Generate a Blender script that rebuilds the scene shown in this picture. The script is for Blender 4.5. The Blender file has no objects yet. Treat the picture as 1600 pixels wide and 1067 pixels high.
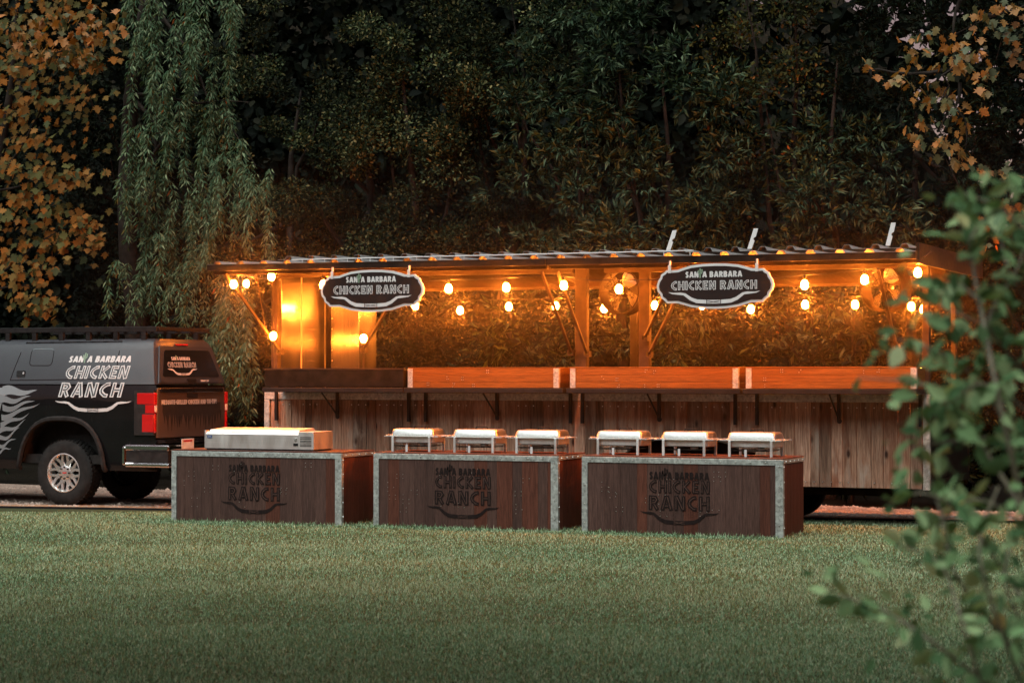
import bpy, math, random
import numpy as np
from mathutils import Vector, Matrix, Quaternion
rnd = random.Random(7)
rng = np.random.default_rng(7)
R = math.radians
sc = bpy.context.scene
COL = sc.collection

# ---------------------------------------------------------------- camera
F_PX, YAW, PITCH = 3200.0, 0.412, 0.0168          # focal length in pixels of a 1600 px wide frame
CAM = Vector((13.357, -20.54, 1.697))
cam_d = bpy.data.cameras.new('camera')
cam_d.sensor_width = 36.0
cam_d.lens = 36.0 * F_PX / 1600.0
cam_d.clip_start, cam_d.clip_end = 0.1, 2000.0
cam_d.dof.use_dof = True
cam_d.dof.focus_distance = 23.3
cam_d.dof.aperture_fstop = 3.8
cam = bpy.data.objects.new('camera', cam_d)
COL.objects.link(cam)
FWD = Vector((-math.sin(YAW) * math.cos(PITCH), math.cos(YAW) * math.cos(PITCH), math.sin(PITCH)))
RIGHT = Vector((math.cos(YAW), math.sin(YAW), 0.0))
UP = RIGHT.cross(FWD)
cam.matrix_world = Matrix(((RIGHT.x, UP.x, -FWD.x, CAM.x), (RIGHT.y, UP.y, -FWD.y, CAM.y), (RIGHT.z, UP.z, -FWD.z, CAM.z), (0, 0, 0, 1)))
sc.camera = cam

# ---------------------------------------------------------------- sky, sun, exposure
SUN_EL, SUN_AZ = R(60.0), R(-100.0)              # soft dusk light from high behind the photographer
SUN_DIR = Vector((math.cos(SUN_EL) * math.cos(SUN_AZ), math.cos(SUN_EL) * math.sin(SUN_AZ), math.sin(SUN_EL)))
world = bpy.data.worlds.new('World')
sc.world = world
world.use_nodes = True
wn = world.node_tree
bg = wn.nodes['Background']
sky = wn.nodes.new('ShaderNodeTexSky')
sky.sky_type = 'NISHITA'
sky.sun_disc = False
sky.sun_elevation = SUN_EL
sky.sun_rotation = math.pi / 2 - SUN_AZ          # measured clockwise from +Y
sky.air_density, sky.dust_density, sky.ozone_density = 1.0, 2.0, 1.0
tint_n = wn.nodes.new('ShaderNodeMixRGB')          # warm dusk cast over the whole sky
tint_n.blend_type = 'MULTIPLY'
tint_n.inputs[0].default_value = 1.0
tint_n.inputs[2].default_value = (1.0, 0.52, 0.39, 1)
wn.links.new(sky.outputs[0], tint_n.inputs[1])
wn.links.new(tint_n.outputs[0], bg.inputs[0])
bg.inputs[1].default_value = 0.05
sun_d = bpy.data.lights.new('sun', 'SUN')
sun_d.energy = 2.4
sun_d.angle = R(70)
sun_d.color = (0.82, 1.0, 1.0)
sun = bpy.data.objects.new('sun', sun_d)
COL.objects.link(sun)
sun.rotation_euler = SUN_DIR.to_track_quat('Z', 'Y').to_euler()
vs = sc.view_settings
vs.view_transform = 'Standard'
vs.look = 'None'
vs.gamma = 1.0
vs.use_curve_mapping = False
vs.exposure = 1.3
BULB = 620.0                                      # lamp glass emission
HAZE_DENSITY = 0.006  # density of the haze added for the lamp halos
cy = sc.cycles
cy.max_bounces = 8
cy.diffuse_bounces = 3
cy.glossy_bounces = 4
cy.transmission_bounces = 4
cy.transparent_max_bounces = 8
cy.volume_bounces = 0
cy.sample_clamp_indirect = 4.0
cy.use_denoising = True
try:
    cy.use_light_tree = True
except Exception:
    pass

# ---------------------------------------------------------------- helpers
def at(px, py, y):
    """world point on the plane Y = y seen at that place in the 1600 x 1067 picture"""
    d = FWD + RIGHT * ((px - 800) / F_PX) - UP * ((py - 533.5) / F_PX)
    return CAM + d * ((y - CAM.y) / d.y)

def atd(px, py, dist):
    d = FWD + RIGHT * ((px - 800) / F_PX) - UP * ((py - 533.5) / F_PX)
    return CAM + d * dist

def tag(o, label=None, cat=None, group=None, kind=None):
    if label: o['label'] = label
    if cat: o['category'] = cat
    if group: o['group'] = group
    if kind: o['kind'] = kind
    return o

def thing(name, loc, label, cat, group=None, rz=0.0):
    o = bpy.data.objects.new(name, None)
    COL.objects.link(o)
    o.empty_display_size = 0.1
    o.location = loc
    o.rotation_euler = (0, 0, rz)
    return tag(o, label, cat, group)

def link(name, me, parent=None, loc=(0, 0, 0), rot=None, scale=None):
    o = bpy.data.objects.new(name, me)
    COL.objects.link(o)
    o.parent = parent
    o.location = loc
    if rot is not None: o.rotation_euler = rot
    if scale is not None: o.scale = scale
    return o

def copy_tree(o, parent=None):
    c = o.copy()
    COL.objects.link(c)
    c.parent = parent
    for ch in list(o.children):
        copy_tree(ch, c)
    return c

class MB:
    def __init__(s):
        s.v, s.f, s.mi, s.m = [], [], [], 0
    def add(s, vs_, fs):
        b = len(s.v)
        s.v += [tuple(v) for v in vs_]
        for f in fs:
            s.f.append(tuple(b + i for i in f)); s.mi.append(s.m)
        return s
    def box(s, x0, x1, y0, y1, z0, z1, c=0.0):
        if c <= 0:
            vs_ = [(x, y, z) for x in (x0, x1) for y in (y0, y1) for z in (z0, z1)]
            return s.add(vs_, [(0, 1, 3, 2), (4, 6, 7, 5), (0, 4, 5, 1), (2, 3, 7, 6), (0, 2, 6, 4), (1, 5, 7, 3)])
        c = min(c, (x1 - x0) * .45, (y1 - y0) * .45, (z1 - z0) * .45)
        X, Y, Z = (x0, x1), (y0, y1), (z0, z1)
        vs_, idx = [], {}
        for i in (0, 1):
            for j in (0, 1):
                for k in (0, 1):
                    sx, sy, sz = (1 - 2 * i), (1 - 2 * j), (1 - 2 * k)
                    p = (X[i], Y[j], Z[k])
                    for a, q in enumerate([(p[0], p[1] + sy * c, p[2] + sz * c), (p[0] + sx * c, p[1], p[2] + sz * c), (p[0] + sx * c, p[1] + sy * c, p[2])]):
                        idx[(i, j, k, a)] = len(vs_); vs_.append(q)
        fs = []
        for i in (0, 1):
            f = [idx[(i, 0, 0, 0)], idx[(i, 1, 0, 0)], idx[(i, 1, 1, 0)], idx[(i, 0, 1, 0)]]; fs.append(f if i else f[::-1])
            f = [idx[(0, i, 0, 1)], idx[(0, i, 1, 1)], idx[(1, i, 1, 1)], idx[(1, i, 0, 1)]]; fs.append(f if i else f[::-1])
            f = [idx[(0, 0, i, 2)], idx[(1, 0, i, 2)], idx[(1, 1, i, 2)], idx[(0, 1, i, 2)]]; fs.append(f if i else f[::-1])
        for i in (0, 1):
            for j in (0, 1):
                f = [idx[(i, j, 0, 0)], idx[(i, j, 1, 0)], idx[(i, j, 1, 1)], idx[(i, j, 0, 1)]]; fs.append(f if (i ^ j) else f[::-1])
                f = [idx[(i, 0, j, 0)], idx[(i, 0, j, 2)], idx[(i, 1, j, 2)], idx[(i, 1, j, 0)]]; fs.append(f if not (i ^ j) else f[::-1])
                f = [idx[(0, i, j, 1)], idx[(1, i, j, 1)], idx[(1, i, j, 2)], idx[(0, i, j, 2)]]; fs.append(f)
        for i in (0, 1):
            for j in (0, 1):
                for k in (0, 1):
                    f = [idx[(i, j, k, a)] for a in (0, 1, 2)]; fs.append(f if (i + j + k) % 2 else f[::-1])
        return s.add(vs_, fs)
    def tube(s, path, r, n=8, cap=True):
        path = [Vector(p) for p in path]
        rs = r if isinstance(r, (list, tuple)) else [r] * len(path)
        b = len(s.v); prev = None
        for i, p in enumerate(path):
            t = (path[min(i + 1, len(path) - 1)] - path[max(i - 1, 0)]).normalized()
            if prev is None:
                a = t.orthogonal().normalized()
            else:
                a = (prev - t * prev.dot(t)).normalized()
            prev = a
            c = t.cross(a)
            for k in range(n):
                an = 2 * math.pi * k / n
                s.v.append(tuple(p + (a * math.cos(an) + c * math.sin(an)) * rs[i]))
        for i in range(len(path) - 1):
            for k in range(n):
                k2 = (k + 1) % n
                s.f.append((b + i * n + k, b + i * n + k2, b + (i + 1) * n + k2, b + (i + 1) * n + k)); s.mi.append(s.m)
        if cap:
            s.f.append(tuple(b + k for k in range(n - 1, -1, -1))); s.mi.append(s.m)
            e = b + (len(path) - 1) * n
            s.f.append(tuple(e + k for k in range(n))); s.mi.append(s.m)
        return s
    def lathe(s, prof, org, axis='Y', n=24, closed=False):
        """prof: (radius, along) pairs turned about an axis through org"""
        b = len(s.v); o = Vector(org)
        for rr, h in prof:
            for k in range(n):
                a = 2 * math.pi * k / n
                c, d = rr * math.cos(a), rr * math.sin(a)
                s.v.append(tuple(o + Vector({'Y': (c, h, d), 'Z': (c, d, h), 'X': (h, c, d)}[axis])))
        m = len(prof)
        for i in range(m if closed else m - 1):
            i2 = (i + 1) % m
            for k in range(n):
                k2 = (k + 1) % n
                s.f.append((b + i * n + k, b + i * n + k2, b + i2 * n + k2, b + i2 * n + k)); s.mi.append(s.m)
        return s
    def disc(s, org, r, axis='Y', n=16, flip=False):
        o = Vector(org); b = len(s.v)
        for k in range(n):
            a = 2 * math.pi * k / n
            c, d = r * math.cos(a), r * math.sin(a)
            s.v.append(tuple(o + Vector({'Y': (c, 0, d), 'Z': (c, d, 0), 'X': (0, c, d)}[axis])))
        f = tuple(range(b, b + n))
        s.f.append(f[::-1] if flip else f); s.mi.append(s.m)
        return s
    def prism(s, poly, fn, d0, d1):
        """poly of (u, v); fn(u, v, d) -> point; closed solid between depths d0 and d1"""
        n = len(poly)
        vs_ = [fn(u, v, d0) for u, v in poly] + [fn(u, v, d1) for u, v in poly]
        fs = [tuple(range(n)), tuple(range(2 * n - 1, n - 1, -1))]
        fs += [(i, i + n, (i + 1) % n + n, (i + 1) % n) for i in range(n)]
        return s.add(vs_, fs)
    def grid(s, fn, nu, nv):
        vs_ = [fn(i / nu, j / nv) for i in range(nu + 1) for j in range(nv + 1)]
        fs = [(i * (nv + 1) + j, (i + 1) * (nv + 1) + j, (i + 1) * (nv + 1) + j + 1, i * (nv + 1) + j + 1) for i in range(nu) for j in range(nv)]
        return s.add(vs_, fs)
    def mesh(s, name, mats, smooth=None, fixn=False):
        me = bpy.data.meshes.new(name)
        me.from_pydata(s.v, [], s.f)
        for m in (mats if isinstance(mats, (list, tuple)) else [mats]):
            me.materials.append(m)
        me.polygons.foreach_set('material_index', s.mi)
        if fixn:
            import bmesh
            bm = bmesh.new(); bm.from_mesh(me)
            bmesh.ops.recalc_face_normals(bm, faces=bm.faces); bm.to_mesh(me); bm.free()
        if smooth is not None:
            me.polygons.foreach_set('use_smooth', [True] * len(me.polygons))
            me.set_sharp_from_angle(angle=R(smooth))
        me.update()
        return me
    def build(s, name, mats, parent=None, smooth=None, loc=(0, 0, 0), fixn=False, rot=None):
        return link(name, s.mesh(name, mats, smooth, fixn), parent, loc, rot)

def bar_between(mb, a, b, w, h, up=Vector((0, 0, 1))):
    """rectangular bar from a to b"""
    a, b = Vector(a), Vector(b)
    t = (b - a).normalized()
    s_ = t.cross(up)
    s_ = s_.normalized() if s_.length > 1e-4 else Vector((1, 0, 0))
    n = s_.cross(t)
    vs_ = [p + s_ * (w / 2 * i) + n * (h / 2 * j) for p in (a, b) for i, j in ((-1, -1), (1, -1), (1, 1), (-1, 1))]
    mb.add(vs_, [(3, 2, 1, 0), (4, 5, 6, 7), (0, 1, 5, 4), (1, 2, 6, 5), (2, 3, 7, 6), (3, 0, 4, 7)])

# ---------------------------------------------------------------- materials
class NT:
    def __init__(s, name):
        s.m = bpy.data.materials.new(name); s.m.use_nodes = True
        s.t = s.m.node_tree
        s.p = s.t.nodes['Principled BSDF']
    def n(s, kind, **kw):
        nd = s.t.nodes.new('ShaderNode' + kind)
        for k, v in kw.items():
            if k.startswith('i_'):
                key = k[2:]
                key = int(key) if key.isdigit() else key.replace('_', ' ')
                nd.inputs[key].default_value = v
            else:
                setattr(nd, k, v)
        return nd
    def l(s, a, b):
        s.t.links.new(a, b)
    def ramp(s, fac, stops):
        r = s.n('ValToRGB')
        e = r.color_ramp.elements
        while len(e) < len(stops): e.new(0.5)
        for k, (p, c) in enumerate(stops):
            e[k].position = p; e[k].color = (*c, 1)
        s.l(fac, r.inputs[0])
        return r.outputs[0]
    def coords(s, scale=(1, 1, 1), world=False, rand=True):
        if world:
            v = s.n('NewGeometry').outputs['Position']
        else:
            v = s.n('TexCoord').outputs['Object']
        if rand and not world:
            oi = s.n('ObjectInfo')
            mu = s.n('Math', operation='MULTIPLY', i_1=37.0)
            s.l(oi.outputs['Random'], mu.inputs[0])
            ad = s.n('VectorMath', operation='ADD')
            s.l(v, ad.inputs[0]); s.l(mu.outputs[0], ad.inputs[1]); v = ad.outputs[0]
        mp = s.n('Mapping', i_Scale=scale)
        s.l(v, mp.inputs[0])
        return mp.outputs[0]
    def noise(s, v, scale, detail=4.0, rough=0.55, dist=0.0):
        n = s.n('TexNoise', i_Scale=scale, i_Detail=detail, i_Roughness=rough, i_Distortion=dist)
        s.l(v, n.inputs['Vector'])
        return n.outputs[0]
    def mix(s, fac, a, b, mode='MIX'):
        m = s.n('MixRGB', blend_type=mode)
        for x, i in ((fac, 0), (a, 1), (b, 2)):
            if hasattr(x, 'is_output'): s.l(x, m.inputs[i])
            elif i == 0: m.inputs[0].default_value = x
            else: m.inputs[i].default_value = (*x, 1)
        return m.outputs[0]
    def bump(s, h, strength=0.3, dist=0.01):
        b = s.n('Bump', i_Strength=strength, i_Distance=dist)
        s.l(h, b.inputs['Height']); s.l(b.outputs[0], s.p.inputs['Normal'])
    def base(s, c):
        if hasattr(c, 'is_output'): s.l(c, s.p.inputs['Base Color'])
        else: s.p.inputs['Base Color'].default_value = (*c, 1)
    def rough(s, r):
        if hasattr(r, 'is_output'): s.l(r, s.p.inputs['Roughness'])
        else: s.p.inputs['Roughness'].default_value = r

def paint(name, c, rough=0.5, metal=0.0, var=0.25, scale=6.0, coat=0.0, bump=0.0, world=False, spec=None):
    if spec is None: spec = .12 if max(c) < .05 else .4
    t = NT(name)
    v = t.coords(world=world)
    nz = t.noise(v, scale, 6)
    lo = tuple(x * (1 - var) for x in c); hi = tuple(min(1, x * (1 + var)) for x in c)
    t.base(t.ramp(nz, [(0.3, lo), (0.7, hi)]))
    r2 = t.n('MapRange', i_3=max(0.02, rough - 0.09), i_4=min(1, rough + 0.09))
    t.l(t.noise(v, scale * 3.1, 5), r2.inputs[0]); t.rough(r2.outputs[0])
    t.p.inputs['Metallic'].default_value = metal
    t.p.inputs['Coat Weight'].default_value = coat
    t.p.inputs['Specular IOR Level'].default_value = spec
    t.p.inputs['Coat Roughness'].default_value = 0.06
    if bump: t.bump(t.noise(v, scale * 12, 4), bump, 0.004)
    return t.m

def wood(name, cols, axis='Z', grain=1.0, rough=0.6, bump=0.35, knots=False, per=0.5, stain=0.0, spec=0.16):
    """grain runs along the axis; every object gets its own board"""
    t = NT(name)
    st = {'Z': (26, 26, 1.3), 'X': (1.3, 26, 26), 'Y': (26, 1.3, 26)}[axis]
    v = t.coords(tuple(x * grain for x in st))
    g = t.noise(v, 1.0, 7, 0.62, 1.3)
    fine = t.noise(t.coords(tuple(x * grain * 5 for x in st)), 1.0, 4, 0.6, 0.4)
    c = t.ramp(g, [(0.28, cols[0]), (0.5, cols[1]), (0.74, cols[2])])
    c = t.mix(t.ramp(fine, [(0.42, (0, 0, 0)), (0.62, (0.55, 0.55, 0.55))]), c, tuple(x * 0.45 for x in cols[0]))
    oi = t.n('ObjectInfo')
    tone = t.ramp(oi.outputs['Random'], [(0.0, (1 - per,) * 3), (0.35, (1 - per * .35, 1 - per * .45, 1 - per * .5)), (0.7, (1.0, 0.97, 0.94)), (1.0, (1 + per * .5, 1 + per * .5, 1 + per * .55))])
    c = t.mix(1.0, c, tone, 'MULTIPLY')
    if stain:
        s1 = t.noise(t.coords((2.2, 2.2, 0.9)), 1.4, 5, 0.6, 0.6)
        c = t.mix(t.ramp(s1, [(0.5, (0, 0, 0)), (0.68, (stain,) * 3)]), c, (0.16, 0.05, 0.022))
        s2 = t.noise(t.coords((3.2, 3.2, 0.8)), 1.9, 5, 0.6, 0.4)
        c = t.mix(t.ramp(s2, [(0.54, (0, 0, 0)), (0.7, (stain * .9,) * 3)]), c, (0.30, 0.235, 0.185))
    if knots:
        vo = t.n('TexVoronoi', feature='F1', i_Scale=1.0)
        t.l(t.coords((5.5, 5.5, 2.4)), vo.inputs['Vector'])
        k = t.ramp(vo.outputs['Distance'], [(0.06, (1, 1, 1)), (0.16, (0, 0, 0))])
        c = t.mix(k, c, (0.035, 0.014, 0.008))
    t.base(c)
    t.rough(rough); t.p.inputs['Specular IOR Level'].default_value = spec
    t.bump(t.mix(0.5, g, fine), bump, 0.006)
    return t.m

def galvanised(name, c=(0.36, 0.38, 0.35)):
    t = NT(name)
    v = t.coords()
    vo = t.n('TexVoronoi', feature='F1', i_Scale=42.0)
    t.l(v, vo.inputs['Vector'])
    n1 = t.noise(v, 14, 6, 0.65)
    a = t.ramp(vo.outputs['Color'], [(0.2, tuple(x * .55 for x in c)), (0.8, tuple(min(1, x * 1.35) for x in c))])
    b = t.ramp(n1, [(0.35, tuple(x * .5 for x in c)), (0.66, tuple(x * 1.2 for x in c))])
    t.base(t.mix(0.5, a, b))
    t.p.inputs['Metallic'].default_value = 0.55
    r = t.ramp(n1, [(0.3, (.38,) * 3), (0.7, (.62,) * 3)]); t.rough(r)
    t.bump(n1, 0.15, 0.004)
    return t.m

def stainless(name, rough=0.2, streak=None, c=(0.62, 0.60, 0.57), bump=0.12):
    t = NT(name)
    sca = {'Z': (60, 60, .5), 'X': (1.2, 160, 160), None: (40, 40, 40)}[streak]
    v = t.coords(sca)
    n = t.noise(v, 1.0, 2 if streak == 'Z' else 4, 0.5)
    big = t.noise(t.coords((3, 3, 1.0)), 1.5, 3)
    t.base(t.ramp(n, [(0.3, tuple(x * .82 for x in c)), (0.7, c)]))
    t.p.inputs['Metallic'].default_value = 1.0
    t.rough(t.ramp(big, [(0.3, (rough * .8,) * 3), (0.7, (rough * 1.4,) * 3)]))
    t.bump(n, bump, 0.004 if streak == 'Z' else .002)
    return t.m

def leafmat(name, mult=1.0, trans=0.3, rough=0.5, ramp=None, spec=0.35):
    """colour comes from each leaf's own tint (or the object's random number)"""
    t = NT(name)
    if ramp:
        oi = t.n('ObjectInfo'); c = t.ramp(oi.outputs['Random'], ramp)
        vn = t.noise(t.coords((20, 20, 20)), 1.0, 3)
        c = t.mix(1.0, c, t.ramp(vn, [(0.3, (.75,) * 3), (0.7, (1.2,) * 3)]), 'MULTIPLY')
    else:
        a = t.n('Attribute', attribute_name='tint'); c = a.outputs['Color']
    if mult != 1.0: c = t.mix(1.0, c, (mult,) * 3, 'MULTIPLY')
    t.base(c); t.rough(rough)
    t.p.inputs['Specular IOR Level'].default_value = spec
    tr = t.n('BsdfTranslucent'); t.l(t.mix(1.0, c, (1.15, 1.1, .6), 'MULTIPLY'), tr.inputs[0])
    ms = t.n('MixShader', i_0=trans)
    t.l(t.p.outputs[0], ms.inputs[1]); t.l(tr.outputs[0], ms.inputs[2])
    t.l(ms.outputs[0], t.t.nodes['Material Output'].inputs[0])
    return t.m

def emitter(name, c, k):
    t = NT(name)
    t.base((0.9, 0.8, 0.6))
    t.p.inputs['Emission Color'].default_value = (*c, 1)
    t.p.inputs['Emission Strength'].default_value = k
    return t.m

M = {}
M['black'] = paint('black powder coat', (0.012, 0.011, 0.011), 0.45, 0.0, 0.35, 9)
M['iron'] = paint('dark grill steel', (0.02, 0.016, 0.013), 0.38, 0.7, 0.5, 7)
M['steel'] = paint('brown steel tube', (0.036, 0.025, 0.018), 0.55, 0.3, 0.4, 9)
M['roof'] = paint('weathered roof sheet', (0.30, 0.29, 0.28), 0.42, 0.35, 0.25, 5)
M['galv'] = galvanised('galvanised strip')
M['galv_pale'] = galvanised('pale galvanised strip', (0.46, 0.43, 0.39))
M['rivet'] = paint('rivet zinc', (0.6, 0.6, 0.57), 0.3, 0.9, 0.1)
M['hole'] = paint('dark bolt head', (0.03, 0.03, 0.028), 0.5, 0.4, 0.2)
M['bar_wood'] = wood('brown stained bar board', [(0.044, 0.0225, 0.0175), (0.070, 0.036, 0.028), (0.094, 0.051, 0.040)], 'Z', 1.3, 0.55, 0.25, per=0.22)
M['bar_red'] = wood('reddish stained bar board', [(0.058, 0.0185, 0.011), (0.09, 0.03, 0.018), (0.115, 0.042, 0.026)], 'Z', 1.3, 0.55, 0.25, per=0.22)
M['burn'] = paint('burnt branding', (0.011, 0.006, 0.005), 0.75, 0.0, 0.4, 30)
M['plank'] = wood('weathered barn plank', [(0.17, 0.08, 0.05), (0.36, 0.21, 0.138), (0.52, 0.34, 0.24)], 'Z', 0.8, 0.75, 0.6, knots=True, per=0.62, stain=0.85)
M['cedar'] = wood('oiled cedar board', [(0.12, 0.042, 0.007), (0.165, 0.061, 0.010), (0.205, 0.08, 0.016)], 'X', 1.0, 0.5, 0.2, per=0.12)
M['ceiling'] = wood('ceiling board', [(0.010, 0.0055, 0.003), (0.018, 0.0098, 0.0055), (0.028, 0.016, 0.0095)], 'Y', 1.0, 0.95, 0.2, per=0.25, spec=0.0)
M['stainless'] = stainless('brushed stainless', 0.42, 'X', (.68, .65, .62))
def splash():
    t = NT('vertically brushed stainless')
    v = t.coords((70, 70, .5))
    n = t.noise(v, 1.0, 3, .6)
    big = t.noise(t.coords((4, 4, 1.2)), 1.5, 4)
    t.base(t.ramp(n, [(0.3, (.40, .36, .33)), (0.7, (.62, .58, .54))]))
    t.p.inputs['Metallic'].default_value = 1.0
    t.rough(t.ramp(big, [(0.3, (.15,) * 3), (0.7, (.23,) * 3)]))
    t.p.inputs['Anisotropic'].default_value = 0.97
    tg_ = t.n('Tangent', direction_type='RADIAL', axis='Z')
    t.l(tg_.outputs[0], t.p.inputs['Tangent'])
    t.bump(t.noise(t.coords((7, 7, 5)), 1.0, 2), .12, .01)
    return t.m
M['splash'] = splash()
M['chafer'] = stainless('polished chafer steel', 0.36, None, (0.46, 0.45, 0.43), 0.02)
M['pan'] = stainless('satin chafer steel', 0.5, None, (0.7, 0.69, 0.66), 0.02)
M['white_paint'] = paint('sign white', (0.47, 0.445, 0.43), 0.5, 0, 0.05)
M['sign_black'] = paint('sign charcoal', (0.014, 0.009, 0.008), 0.45, 0, 0.25, 4)
M['cactus'] = paint('cactus green', (0.16, 0.24, 0.16), 0.5, 0, 0.1)
M['bulb'] = emitter('lamp glass', (1.0, 0.22, 0.02), BULB)
M['socket'] = paint('lamp socket', (0.015, 0.013, 0.012), 0.5)
M['rubber'] = paint('tyre rubber', (0.016, 0.014, 0.013), 0.8, 0, 0.4, 12, bump=0.2)
M['truck'] = paint('black truck paint', (0.005, 0.005, 0.0055), 0.25, 0.0, 0.2, 3, coat=0.45)
M['cap'] = paint('satin grey canopy', (0.024, 0.025, 0.029), 0.45, 0.0, 0.08, 3, spec=.35)
M['gate'] = paint('tailgate black with painted glow', (0.05, 0.032, 0.022), 0.42, 0.0, 0.2, 3, spec=.7)  # black paint browned to put the orange lamp glow in its colour
M['wrap'] = paint('silver vinyl', (0.15, 0.155, 0.16), 0.45, 0.05, 0.08, 3)
M['glass'] = paint('tinted glass', (0.006, 0.006, 0.006), 0.06, 0, 0.1, 2, coat=0.6)
M['chrome'] = stainless('chrome bumper', 0.1, None, (0.7, 0.7, 0.7), 0.01)
M['alloy'] = paint('bright alloy', (0.6, 0.59, 0.57), 0.28, 0.85, 0.08)
def lens(name, c):
    t = NT(name); t.base(c); t.rough(0.12); t.p.inputs['Coat Weight'].default_value = 0.8
    return t.m
M['red_lens'] = lens('red lamp lens', (0.36, 0.009, 0.009))
M['clear_lens'] = lens('clear lamp lens', (0.7, 0.6, 0.5))
M['red_paint'] = paint('red badge', (0.4, 0.02, 0.02), 0.4)
M['blue'] = paint('blue badge', (0.02, 0.05, 0.14), 0.4)
M['plate'] = paint('plate white', (0.6, 0.55, 0.5), 0.5)
M['bark'] = paint('bark', (0.018, 0.013, 0.010), 0.9, 0, 0.6, 8, bump=0.8, world=True)
M['twig'] = paint('shrub stem', (0.13, 0.115, 0.075), 0.7, 0, 0.35, 30)
M['leaf'] = leafmat('leaf', 1.0, 0.2, 0.65, spec=0.04)
M['grass'] = leafmat('grass blade', 1.0, 0.25, 0.6, spec=0.1)
M['maple_leaf'] = leafmat('autumn leaf', 1.0, 0.25, 0.6, [(0.0, (0.31, 0.10, 0.016)), (0.35, (0.28, 0.115, 0.022)), (0.55, (0.2, 0.10, 0.025)), (0.72, (0.11, 0.09, 0.03)), (1.0, (0.055, 0.068, 0.028))])
M['rose_leaf'] = leafmat('shrub leaf', 1.0, 0.3, 0.45, [(0.0, (0.07, 0.14, 0.06)), (0.35, (0.15, 0.26, 0.115)), (0.7, (0.28, 0.41, 0.20)), (0.95, (0.42, 0.52, 0.28)), (1.0, (0.45, 0.33, 0.1))])

# ---------------------------------------------------------------- lettering
GL = {
 'A': (.86, [[(.12, 0), (.40, 1)], [(.46, 1), (.74, 0)], [(.24, .3), (.62, .3)]]),
 'B': (.70, [[(.13, 0), (.13, 1)], [(.13, .88), (.44, .88), (.54, .72), (.42, .54), (.13, .54)], [(.13, .5), (.46, .5), (.59, .31), (.46, .12), (.13, .12)]]),
 'C': (.72, [[(.66, .9), (.44, .87), (.2, .68), (.14, .5), (.2, .32), (.44, .13), (.66, .1)]]),
 'D': (.72, [[(.13, 0), (.13, 1)], [(.13, .88), (.4, .85), (.6, .5), (.4, .15), (.13, .12)]]),
 'E': (.62, [[(.13, 0), (.13, 1)], [(.13, .88), (.6, .88)], [(.13, .5), (.52, .5)], [(.13, .12), (.6, .12)]]),
 'G': (.74, [[(.66, .9), (.44, .87), (.2, .68), (.14, .5), (.2, .32), (.44, .13), (.62, .13), (.62, .46), (.42, .46)]]),
 'H': (.76, [[(.13, 0), (.13, 1)], [(.63, 0), (.63, 1)], [(.13, .5), (.63, .5)]]),
 'I': (.26, [[(.13, 0), (.13, 1)]]),
 'K': (.76, [[(.13, 0), (.13, 1)], [(.66, .98), (.2, .52), (.68, .02)]]),
 'L': (.58, [[(.13, 1), (.13, .12), (.56, .12)]]),
 'M': (.95, [[(.12, 0), (.18, 1)], [(.2, 1), (.47, .25)], [(.47, .25), (.75, 1)], [(.77, 1), (.83, 0)]]),
 'N': (.78, [[(.13, 0), (.13, 1)], [(.15, 1), (.63, 0)], [(.65, 0), (.65, 1)]]),
 'O': (.82, [[(.41, .88), (.17, .66), (.17, .34), (.41, .12), (.65, .34), (.65, .66), (.41, .88), (.3, .78)]]),
 'P': (.66, [[(.13, 0), (.13, 1)], [(.13, .88), (.45, .86), (.54, .68), (.42, .5), (.13, .48)]]),
 'Q': (.82, [[(.41, .88), (.17, .66), (.17, .34), (.41, .12), (.65, .34), (.65, .66), (.41, .88), (.3, .78)], [(.45, .3), (.74, 0)]]),
 'R': (.72, [[(.13, 0), (.13, 1)], [(.13, .88), (.46, .86), (.56, .7), (.44, .52), (.13, .48)], [(.32, .5), (.62, .02)]]),
 'S': (.62, [[(.54, .87), (.24, .88), (.15, .72), (.46, .32), (.4, .13), (.08, .12)]]),
 'T': (.64, [[(.32, 0), (.32, .88)], [(.02, .88), (.62, .88)]]),
 'U': (.74, [[(.13, 1), (.13, .34), (.36, .12), (.61, .34), (.61, 1)]]),
 '-': (.36, [[(.04, .46), (.32, .46)]]),
 '!': (.26, [[(.13, .32), (.13, 1)], [(.13, 0), (.13, .18)]]),
}

def ribbon(pl, w, inset=0.0):
    p = [Vector((x, y)) for x, y in pl]
    if inset:
        d = (p[1] - p[0]).normalized(); p[0] = p[0] + d * inset
        d = (p[-2] - p[-1]).normalized(); p[-1] = p[-1] + d * inset
    L, Rr = [], []
    for i, q in enumerate(p):
        a = (p[i] - p[i - 1]).normalized() if i else (p[1] - p[0]).normalized()
        b = (p[i + 1] - p[i]).normalized() if i < len(p) - 1 else a
        t = (a + b)
        t = t.normalized() if t.length > 1e-3 else a
        nrm = Vector((-t.y, t.x))
        k = min(1.22, 1.0 / max(0.45, nrm.dot(Vector((-a.y, a.x)))))
        L.append(q + nrm * (w / 2 * k)); Rr.append(q - nrm * (w / 2 * k))
    return [(tuple(L[i]), tuple(Rr[i]), tuple(Rr[i + 1]), tuple(L[i + 1])) for i in range(len(p) - 1)]

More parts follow.
